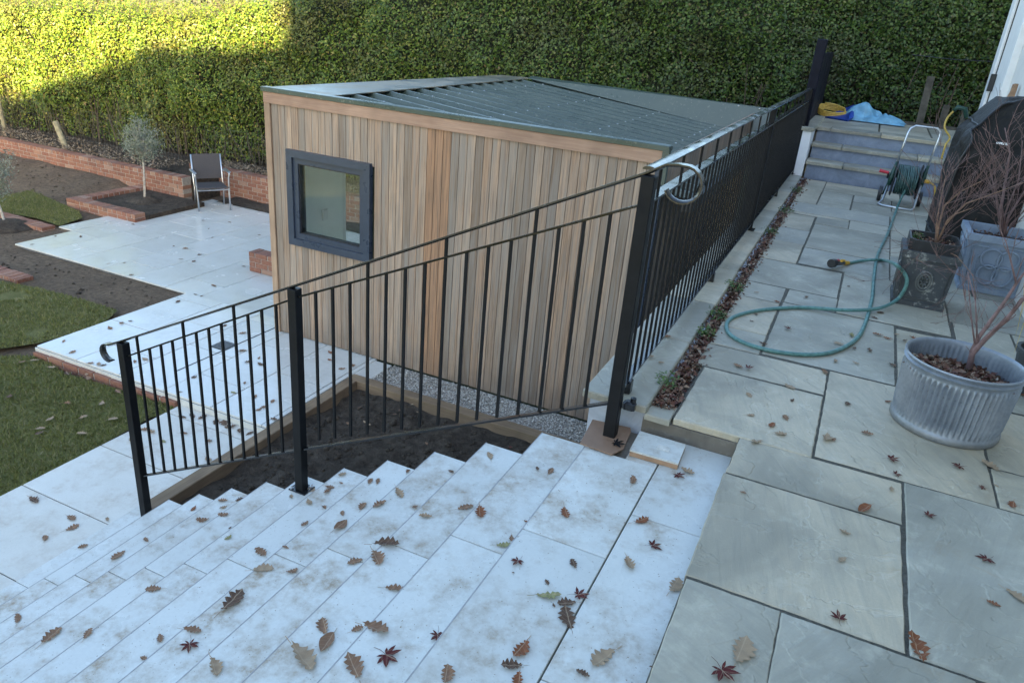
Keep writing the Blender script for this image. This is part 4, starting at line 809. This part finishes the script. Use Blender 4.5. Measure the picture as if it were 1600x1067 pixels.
# ------------------------------------------------------------ covered barbecue
bq=thing('covered_barbecue',(1.1,7.8,0),'barbecue hidden under a crumpled black cover against the house','barbecue')
O_=[(.755,0),(.765,.3),(.775,.6),(.77,.9),(.785,1.02),(.83,1.12),(.9,1.22),(.97,1.3),(1.08,1.325),(1.28,1.325),(1.38,1.24),(1.44,1.08),(1.45,.9),(1.45,.5),(1.46,0)]
cv=[]
for i in range(len(O_)-1):
    for k in range(5): t_=k/5; cv.append((O_[i][0]+(O_[i+1][0]-O_[i][0])*t_,O_[i][1]+(O_[i+1][1]-O_[i][1])*t_))
cv.append(O_[-1]); Yn,Yf=7.3,8.26; mb=MB(); nY=26; L=len(cv); wk=lambda a,b_,c_:.075*float(vnoise(a,b_,.26,50+c_))+.05*float(vnoise(a,b_,.1,60+c_))
for j in range(nY):
    y=Yn+(Yf-Yn)*j/(nY-1)
    for i,(x,z) in enumerate(cv):
        hood=max(0,(z-.95)/.375); yy=y+(.26*hood*(1-j/(nY-1))**2); w1=wk(y,z*.55+x*2,1)*min(1,z*3+.2)
        mb.v.append(Vector((x+w1*(1 if z<1.1 else .3),yy,z+(w1*.5 if z>1.1 else 0)+.012)))
for j in range(nY-1):
    for i in range(L-1): mb.f.append((j*L+i,j*L+i+1,j*L+L+i+1,j*L+L+i))
b_=len(mb.v); nC=22; half=L//2
for i in range(half+1):
    p,q=mb.v[i],mb.v[L-1-i]
    for c_ in range(nC):
        t_=c_/(nC-1); v=p.lerp(q,t_); e=math.sin(math.pi*t_)**.5; bul=.1*math.exp(-((v.z-.86)/.06)**2)+.03*math.sin(v.z*5); mb.v.append(Vector((v.x,v.y-e*(bul+.6*wk(v.x*1.4,v.z*.7,2)),v.z-.05*e*(1 if .7<v.z<1. else 0)*t_)))
for i in range(half):
    for c_ in range(nC-1): mb.f.append((b_+i*nC+c_,b_+i*nC+c_+1,b_+(i+1)*nC+c_+1,b_+(i+1)*nC+c_))
o=mb.build('cover','cover',bq); smooth_angle(o,60)
pv=lambda j,i: mb.v[j*L+i]
pm=MB(); pm.tube([pv(0,i)+Vector((0,-.004,.002)) for i in range(4,L-4,2)],.009,6); pm.tube([pv(j,24)+Vector((-.004,0,.003)) for j in range(0,nY)],.008,6); pm.tube([pv(j,2)+Vector((-.006,0,0)) for j in range(0,nY)],.008,6); pm.build('piping','black_plastic',bq,None,True)
pm=MB(); fx=lambda u,z: Vector((.80+.6*u,7.205-.03*math.sin(3.1*u)+.02*math.sin(9*u),z)); 
for r_ in range(5):
    for c_ in range(17): u=c_/16; p_=fx(u,.93-.055*r_-.03*u*(r_>0)+.012*math.sin(13*u+r_)); p_.y-=.012*r_*(1 if r_<3 else .2)*math.sin(math.pi*min(1,u+.1))+(.02*float(vnoise(u*3,r_*.4,.4,71))); pm.v.append(p_)
for r_ in range(4):
    for c_ in range(16): pm.f.append((r_*17+c_,r_*17+17+c_,r_*17+18+c_,r_*17+c_+1))
smooth_angle(pm.build('front_flap','cover',bq),70)
# strap and white tag sewn to the hood
tg=ony(1565,224,7.24); mb=MB().box(tg.x-.04,tg.x+.05,7.2,7.215,tg.z-.008,tg.z+.008); mb.build('white_tag','white_paint',bq)
wf_=thing('wooden_trestle',(1.3,9.9,.0),'top of a brown wooden trestle showing above the covered barbecue by the white door','trestle')
a,b,c_=ony(1570,162,9.4),ony(1588,133,9.4),ony(1583,165,9.4); MB().bar(a,b,.035,.03).build('slanted_bar','ply_wood',wf_); MB().bar((b.x,b.y,0),(b.x,b.y,b.z+.01),.035,.03).build('upright','ply_wood',wf_); MB().bar((b.x-.02,b.y+.45,0),(b.x-.01,b.y+.03,b.z),.035,.03).build('rear_leg','ply_wood',wf_)
# ------------------------------------------------------------ hose reel
rl=thing('hose_reel',(.53,9.65,0),'green and black hose reel cart with a steel frame standing before the far steps','hose reel')
def rp(x,t,z): return Vector((.53+x+.10*z-.02,9.62+t+.28*z,z))
wd=.16; mb=MB(); c=[]
L_=[(-wd,0,.42),(-wd,0,.72)]
mb.tube([rp(-wd,0,.4),rp(-wd,0,.78),rp(-wd+.01,0,.83),rp(-wd+.05,0,.86),rp(wd-.05,0,.86),rp(wd-.01,0,.83),rp(wd,0,.78),rp(wd,0,.4)],.0125,8); mb.build('handle','steel',rl,None,True)
mb=MB(); mb.tube([rp(-wd,0,.2),rp(-wd-.01,-.1,.05),rp(-wd-.04,-.16,.014),rp(-wd,-.22,.014),rp(wd-.03,-.26,.014),rp(wd,-.22,.03),rp(wd,-.05,.2),rp(wd,0,.3)],.0125,8); mb.build('foot_frame','steel',rl,None,True)
for s in(-1,1):
    mb=MB(); mb.tube([rp(s*wd,0,.46),rp(s*wd,0,.4),rp(s*wd,-.01,.3),rp(s*wd,0,.2)],[.016,.02,.032,.02],8); mb.tube([rp(s*wd,0,.3),rp(s*(wd+.01),.1,.08)],.018,8); mb.build('bracket','green_plastic',rl,None,True)
    q=rp(s*(wd+.05),.12,.085); mb=MB(); mb.lathe(q,[(.0,-.022),(.05,-.02),(.078,-.02),(.085,-.012),(.085,.012),(.078,.02),(.05,.02),(0,.022)],24,'x'); mb.build('wheel','black_plastic',rl)
    q=rp(s*(wd-.03),0,.28); mb=MB(); mb.lathe(q,[(.02,-.008),(.185,-.008),(.195,0),(.185,.008),(.02,.008)],28,'x'); mb.build('drum_flange','black_plastic',rl)
q=rp(0,0,.28); mb=MB(); pts=[]; 
for lay in range(2):
    for i in range(14*11): a=i*2*math.pi/14; pts.append(q+Vector((-.105+.21*(i/(14*11))*(1 if lay==0 else 1)+ .004*math.sin(i),(.12+.035*lay+.006*math.sin(i*.7))*math.cos(a),(.12+.035*lay+.006*math.sin(i*.9))*math.sin(a))))
    if lay==0: mb.tube(pts,.011,6); pts=[]
mb.tube(pts,.011,6); mb.build('wound_hose','reel_hose',rl,None,True)
mb=MB(); mb.tube([q+Vector((-.15,0,0)),q+Vector((-.2,0,0)),q+Vector((-.2,-.03,.06))],.012,7); mb.build('crank','black_plastic',rl); mb=MB(); mb.tube([q+Vector((-.2,-.03,.06)),q+Vector((-.3,-.035,.07))],[.016,.02],10); mb.build('crank_grip','red_plastic',rl)
mb=MB(); e=rp(wd+.02,-.02,.3); mb.tube([e,e+Vector((.05,0,0))],.022,10); mb.build('connector','yellow_plastic',rl)
mb=MB(); mb.tube([e+Vector((.05,0,0)),e+Vector((.11,-.02,-.03)),e+Vector((.14,-.02,-.12)),e+Vector((.15,-.02,-.22)),e+Vector((.17,-.06,-.29)),e+Vector((.24,-.1,-.285))],.011,7); mb.build('feed_hose','hose_yellow',rl,None,True)
def spline(P,n=8):
    P=[Vector(p) for p in P]; out=[]
    for i in range(len(P)-1):
        a,b,c,d=P[max(i-1,0)],P[i],P[i+1],P[min(i+2,len(P)-1)]
        for k in range(n): t=k/n; out.append(.5*((2*b)+(c-a)*t+(2*a-5*b+4*c-d)*t*t+(3*b-a-3*c+d)*t**3))
    return out+[P[-1]]
hp=[(1407,317),(1397,331),(1388,363),(1372,397),(1366,430),(1364,455),(1361,474),(1350,510),(1334,533),(1300,550),(1259,554),(1210,549),(1169,538),(1142,524),(1135,510),(1142,498),(1165,489),(1202,483),(1255,480.5),(1319,484.5),(1360,483.5),(1382,479),(1402,468),(1414,451),(1417,436),(1410,423),(1397,412),(1382,407),(1364,406),(1342,408),(1324,412)]
P=[]
for i,(x,y) in enumerate(hp):
    z=.011
    if 19<=i<=21 or 27<=i<=28: z=.03
    q=onz(x,y,z)
    if x>1383 and 21<=i<=27 and q.y>5.5: q2=ony(x,y,5.655); q=q2 if q2.z>.013 else q
    P.append(Vector((q.x,q.y,max(z,q.z))))
P[0]=rp(.02,-.1,.2); P[1]=rp(.0,-.2,.03)
gh=thing('garden_hose',P[12],'green garden hose looping over the grey slabs from the reel','hose'); MB().tube(spline(P),.0125,9).build('tube','hose_green',gh,None,True)
a=P[-1]; d=(onz(1285,418,.03)-a); d.z=0; d.normalize(); up_=Vector((0,0,1)); sd=d.cross(up_)
def NZ(t,s,z): return a+d*t+sd*s+Vector((0,0,z))
nz=MB().tube([NZ(-.01,0,.005),NZ(.06,0,.012)],.017,10).build('coupling','yellow_plastic',gh)
MB().tube([NZ(.055,0,.012),NZ(.1,0,.02),NZ(.14,0,.025),NZ(.19,0,.03)],[.014,.02,.022,.02],10).build('spray_grip','grey_plastic',gh)
MB().tube([NZ(.09,-.012,.04),NZ(.15,-.02,.05)],.011,8).build('trigger','yellow_plastic',gh); MB().tube([NZ(.16,.0,.048),NZ(.2,0,.05)],.012,8).build('dial','red_plastic',gh)
MB().tube([NZ(.185,0,.032),NZ(.21,0,.034),NZ(.235,0,.035),NZ(.265,0,.036)],[.024,.033,.035,.034],14).build('spray_head','black_plastic',gh)
# tap hose by the barbecue
ta=[ony(1478,225,11.0),ony(1484,215,11.1),ony(1476,200,11.1),ony(1480,185,11.2),ony(1490,174,11.3)]
th=thing('tap_hose',ta[0],'short yellow hose rising to a dark tap at the top of the far steps','hose'); MB().tube([Vector((ta[0].x,ta[0].y,.3))]+spline(ta,5),.012,7).build('tube','hose_yellow',th,None,True)
MB().tube([ta[-1],ta[-1]+Vector((.03,0,.05)),ta[-1]+Vector((.12,.0,.04)),ta[-1]+Vector((.16,0,-.06))],[.02,.028,.03,.026],8).build('tap','green_plastic',th,None,True); MB().tube([ta[-1]+Vector((.13,.03,-.75)),ta[-1]+Vector((.13,.03,.03))],.03,8).build('standpipe','old_board',th)
# ------------------------------------------------------------ landing bits
mb=MB(); q=[onz(x,y,STEPZ(0)+.011) for x,y in[(906,692),(926,655),(985,668),(986,674),(974,701),(956,710)]]; mb.add([*q],[tuple(range(5,-1,-1))]); mb.add([p-Vector((0,0,.005)) for p in q],[tuple(range(6))]); mb.f+=[(i,(i+1)%6,(i+1)%6+6,i+6) for i in range(6)]
tag(mb.build('protective_card','card',None,q[0]),'brown card taped round the foot of the corner railing post','card')
zt=STEPZ(0)+.034; q=[onz(x,y,zt) for x,y in[(984,702),(1000,673),(1072,694),(1060,724)]]; mb=MB(); mb.add([*q],[(0,3,2,1)]); mb.add([Vector((p.x,p.y,zt-.009)) for p in q],[(0,1,2,3)]); mb.f+=[(i,(i+1)%4,(i+1)%4+4,i+4) for i in range(4)]
lt=thing('loose_tile',(q[0]+q[2])/2-Vector((0,0,.03)),'loose offcut of pale tile lying on the top landing against the terrace edge','tile'); mb.build('slab','step_tile',lt); bk=MB(); bk.add([Vector((p.x,p.y,z_))+(c_-p)*.01 for c_ in[(q[0]+q[2])/2] for z_ in(zt-.0095,STEPZ(0)+.002) for p in q],[(0,3,2,1),(4,5,6,7)]+[(i,(i+1)%4,(i+1)%4+4,i+4) for i in range(4)]); bk.build('underside','ply_wood',lt)
c=(q[0]*.2+q[3]*.3+q[2]*.3+q[1]*.2); c.z=zt+.0015; MB().box(c.x-.025,c.x+.03,c.y-.02,c.y+.02,zt-.001,zt+.0015).build('sticker','sheet_clean',lt)
# ------------------------------------------------------------ fallen leaves
def outline_oak(n=7,seed=0):
    r=random.Random(seed); L=[]
    for i in range(n*7+1):
        t=i/(n*7); w_=.29*math.sin(math.pi*t**1.25)**.8+.012; ph=(t*n)%1; lob=max(0,math.sin(math.pi*ph))**.55; w_*=(.5+.5*lob) if t>.1 else .4; L.append((t-.5+.025*math.sin(2*math.pi*ph),w_*(1+.06*r.uniform(-1,1))))
    return L
def leaf_mesh(kind,seed,mat):
    r=random.Random(seed); me=bpy.data.meshes.new(kind+'_leaf'); v=[];f=[]; cu=r.uniform(.3,1.1); cl=r.uniform(.3,1.1); tw=r.uniform(-.6,.6)
    def bend(x,y): return .01+cu*.55*(x**2)*.9+cl*1.3*y*y*(1 if seed%3 else 1.7)+tw*x*y+.02*math.sin(17*x+seed)+.018*math.sin(23*y+seed*2)
    if kind in('oak','oval'):
        Lo=outline_oak(5,seed) if kind=='oak' else [(t/16-.5,.23*math.sin(math.pi*(t/16)**.9)**.9+.006) for t in range(17)]
        bow=r.uniform(-.12,.12)
        for x,w_ in Lo:
            yc=bow*(1-4*x*x)
            for k in(-1,-.5,0,.5,1): y=w_*k; v.append((x,y+yc,bend(x,y)-(.012 if k==0 else 0)))
        n=len(Lo)
        for i in range(n-1):
            for k in range(4): f.append((i*5+k,i*5+5+k,i*5+6+k,i*5+k+1))
        b=len(v); 
        for i in range(4):
            x=-.5-.28*i/3
            if i<3: f.append((b+2*i,b+2*i+1,b+2*i+3,b+2*i+2))
            v+=[(x,-.011+bow*.0,.012),(x,.011,.02)]
    else:
        v.append((0,0,.03)); A=[-128,-88,-46,0,46,88,128]; Lg=[.3,.43,.52,.56,.5,.42,.28]; ring=[]
        for i,(a,l) in enumerate(zip(A,Lg)):
            l*=r.uniform(.88,1.08); a+=r.uniform(-5,5); dr=r.uniform(-.03,.14)
            for da,k,hh in((-21,.42,.03),(-12,.66,.05),(0,1.,0),(12,.66,.05),(21,.42,.03)):
                t=R(a+da*(1 if k<.9 else 0)); x,y=l*k*math.cos(t),l*k*math.sin(t); v.append((x,y,.02+hh*.5+dr*k*k))
            b=1+i*5; f+=[(0,b,b+1),(b+1,b+2,b+3),(0,b+1,b+3),(0,b+3,b+4)]
        b=len(v); v+=[(0,-.008,.03),(0,.008,.03),(-.28,.05,.02),(-.28,.066,.02),(-.5,.02,.015),(-.5,.034,.015)]; f+=[(b,b+1,b+3,b+2),(b+2,b+3,b+5,b+4)]
    me.from_pydata(v,[],f); me.materials.append(M[mat]); me.polygons.foreach_set('use_smooth',[True]*len(me.polygons)); me.update(); return me
KM={'o':('oak','oak_tan','tan brown lobed oak leaf'),'b':('oak','oak_brown','brown lobed oak leaf'),'r':('oak','oak_red','reddish brown oak leaf'),'d':('oak','oak_dark','dark withered oak leaf'),'m':('maple','maple_red','dark red pointed maple leaf'),'v':('oval','oak_brown','brown oval leaf'),'u':('oval','oak_red','reddish oval leaf'),'g':('oak','leaf_green','pale yellow green oak leaf')}
TPL={k:[leaf_mesh(KM[k][0],hash_+i*7,KM[k][1]) for i in range(7)] for hash_,k in enumerate(KM)}
ORD=['first','second','third','fourth','fifth','sixth','seventh','eighth','ninth','tenth','eleventh','twelfth','thirteenth','fourteenth','fifteenth','sixteenth','seventeenth','eighteenth','nineteenth','twentieth']
def surf(x,y):
    q=onz(x,y,.003)
    if q.x>-.2 and q.y<12: return q,'terrace'
    q2=onz(x,y,.036)
    if -.935<q2.x<-.62 and q2.y>3.1: return q2,'coping'
    if q.y>3.13 and q.x>-.62: return q,'terrace'
    for k in range(12):
        q=onz(x,y,STEPZ(k)+.002)
        if q.y<BACK and NOSE(k)<q.x: return q,('landing' if k==0 else 'step%d'%k)
    for z,t,b in((ZA,'patio',(-7.3,-4.2,4.5,6.5)),(ZP,'path',(-5.27,-4.18,-2,4.5)),(ZB,'lower patio',(-11,-5,6.68,10.5)),(ZA-.04,'soil',(-4.2,-.9,3,6.3)),(ZG+.07,'lawn',(-40,-5.2,-3,12))):
        q=onz(x,y,z+.002)
        if b[0]<q.x<b[1] and b[2]<q.y<b[3]: return q,t
    return None,None
LEAVES=[]
def lv(off,s,txt,size=None):
    for w_ in txt.split():
        k=w_[0]; a=w_[1:].split(','); x,y=float(a[0])*s+off[0],float(a[1])*s+off[1]; sz=float(a[2]) if len(a)>2 else size
        q,t=surf(x,y)
        if q is not None: LEAVES.append([k,q,t,sz])
lv((500,680),.375,'m1490,165,.075 o1530,150,.07 b1300,190 r1025,322,.075 r1335,355,.075 m1385,460,.085 o1290,535,.075 o1475,625,.09 d1058,535,.05 m1075,665,.085 g950,665,.09 d1030,700,.07 d1035,762,.1 r835,888,.085 d800,958,.07 m825,523,.08 o1185,930,.11 d1095,995,.05 b525,1000,.07 r830,1020,.06 d805,572,.012 d945,613,.03 m490,830,.085 g765,455,.07 b800,430,.045 r860,362,.03 d905,140,.03 b960,150,.06 m790,50,.07 o705,87,.07 b605,300,.085 r665,320,.085 o440,338,.065 b395,298,.035 d545,150,.04 b368,152,.045 o330,240,.09 b250,288,.085 b210,192,.06 b240,192,.06 b180,297,.07 b95,325,.045 v85,375,.1 o90,163,.06 b88,198,.03 b40,215,.06 b30,232,.06 b15,300,.04 d275,458,.12 b232,510,.1 b148,527,.075 b310,640,.085 b230,808,.1 b155,808,.05 b20,795,.085 v30,865,.095 m275,915,.12 b140,965,.11 d975,708,.02',.065)
lv((0,680),.375,'o1300,230,.07 o1215,255,.05 o1290,278,.06 b1270,368,.06 b1085,490,.085 o1095,560,.1 b1215,565,.06 b1190,468,.04 g950,425,.05 b935,328,.08 b845,350,.085 r805,305,.06 b930,270,.07 o930,300,.06 d960,385,.03 d1000,270,.07 b610,435,.06 b640,640,.08 d965,690,.15 m790,870,.11 b800,815,.08 o890,965,.1 b495,500,.11 b215,835,.12 o1255,925,.15 b300,385,.1 b295,345,.1 b185,430,.08 d140,270,.12 b345,465,.07 b665,845,.05 b70,765,.08 b365,825,.07 b600,930,.04 o450,350,.06',.07)
lv((1000,680),.375,'o490,28,.065 b430,240,.03 m1045,100,.085 m1065,163,.06 o1045,222,.04 m1330,130,.085 o1460,130,.095 m1430,218,.05 o1485,210,.025 r1555,290,.06 u935,308,.085 m1200,335,.07 o855,403,.045 o845,518,.045 m1445,515,.08 r1470,700,.05 o1565,670,.08 m830,765,.08 o420,895,.125 m340,980,.12 r1150,885,.12 d45,965,.012 o250,50,.08')
lv((1150,480),.28125,'o70,490,.055 d315,518,.04 o80,598,.045 b275,615,.055 u205,658,.06 o245,703,.065 o500,725,.085 b545,735,.04 b730,703,.06 d615,535,.055 r845,523,.04 o300,440,.075 b490,360,.06 m65,338,.075 b10,325,.07 o550,297,.05 o665,308,.045 d745,238,.055 d655,228,.045 o570,203,.06 g645,155,.065 r790,152,.07 r845,172,.06 d870,320,.06 m295,120,.085 m85,78,.04 m115,40,.05 d150,200,.055 o895,152,.04 r985,175,.055 d940,185,.04 d800,32,.06 d770,60,.05 r1580,485,.07')
lv((1000,200),.375,'r100,865,.09 o45,955,.06 o90,980,.04 d300,630,.02 o485,685,.04 d690,705,.05 r570,725,.05 d870,660,.04 d1000,770,.05 r880,860,.03')
lv((0,400),.375,'b460,300,.09 b505,280,.07 d545,272,.06 b265,355,.07 b300,400,.09 d430,455,.07 b1025,190,.1 d940,290,.08 b1010,322,.1 b1010,395,.1 d1035,442,.09 b1080,425,.06 d1085,450,.1 d810,505,.07 b1020,528,.06 g975,568,.07 b1065,585,.07 b1135,605,.08 b1075,640,.07 b1100,628,.08 d1140,680,.08 r1375,402,.08 r1375,432,.07 b1425,470,.08 b1475,458,.07 d750,567,.06 b870,770,.08 b765,740,.07 g680,770,.08 o870,845,.09 d740,190,.09 d815,160,.06 d840,168,.06 b890,125,.12 b560,440,.07 d840,672,.11 d900,690,.12 d930,700,.12 d945,690,.1 d960,710,.11 d1000,730,.09 d1040,740,.09 d800,668,.1 d760,672,.09')
lv((0,200),.28125,'d795,497,.07 d740,537,.08 d1130,515,.07 d1160,560,.06 d1275,525,.07 d1180,610,.06 d965,657,.06 b1030,672,.1 d1005,730,.08 d1110,705,.08 d1075,742,.09 d1355,770,.07 d690,750,.06 o600,755,.06 d450,605,.09 d305,603,.07 d180,648,.07 d115,628,.07 d1440,595,.07 d730,817,.08 o520,780,.06')
for i in range(26):
    lv((0,0),1,'%s%d,%d,.09'%(random.choice('oobd'),random.randint(5,250),random.randint(560,690)))
for i in range(12): lv((0,0),1,'%s%d,%d,.05'%(random.choice('obd'),random.randint(520,800),random.randint(620,700)))
PLACE={'terrace':'on grey terrace slabs','coping':'on the stone coping by the railing','landing':'on the top landing','patio':'on the pale patio before the shed','path':'on the pale garden path','lower patio':'on the lower patio','soil':'on the dark soil bed','lawn':'on the grass beside the path'}
for i in range(1,12): PLACE['step%d'%i]='on the %s pale step down'%ORD[i-1]
FROM={'terrace':'up from the photo bottom','coping':'from the corner post','patio':'from the patio step','path':'up from the photo bottom','lower patio':'from the shed','soil':'from the steps','lawn':'from the path'}
grp={}
for l in LEAVES: grp.setdefault((l[0],l[2]),[]).append(l)
for (k,t),ls in grp.items():
    stairs=t.startswith('step') or t=='landing'
    ls.sort(key=(lambda l:-l[1].y) if stairs else (lambda l:l[1].y) if t in('terrace','coping','patio','path') else (lambda l:-l[1].x))
    for i,(k_,q,t_,sz) in enumerate(ls):
        o=bpy.data.objects.new('fallen_leaf',random.choice(TPL[k])); COL.objects.link(o)
        o.location=q+Vector((0,0,.001)); sc_=sz*(1. if KM[k][0]!='maple' else .9); o.scale=(sc_,sc_*random.uniform(.8,1.1),sc_*random.uniform(.5,1.1)); o.rotation_euler=(random.gauss(0,.06),random.gauss(0,.06),random.uniform(0,6.28))
        if stairs: wh='' if len(ls)==1 else ', %s from the railing'%ORD[i]
        else: wh='' if len(ls)==1 else ', %s %s'%(ORD[min(i,19)],FROM[t])
        if t in('lower patio','lawn','soil'): wh=''
        szw='tiny ' if sz<.035 else 'large ' if sz>=.11 else ''
        lb_='%s%s %s%s'%(szw,KM[k][2],PLACE[t],wh)
        if len(lb_.replace(',',' ').split())>16: lb_=lb_.replace(' pointed','').replace(' lobed','').replace(szw,'',1)
        tag(o,lb_,'leaf','fallen leaves '+PLACE[t])
q=onz(962,692,STEPZ(0)+.014); o=bpy.data.objects.new('fallen_leaf',leaf_mesh('maple',99,'black_matt')); COL.objects.link(o); o.location=q; o.scale=(.09,.09,.07); tag(o,'blackened star shaped leaf lying on the brown card by the corner post','leaf','fallen leaves on the pale top landing')
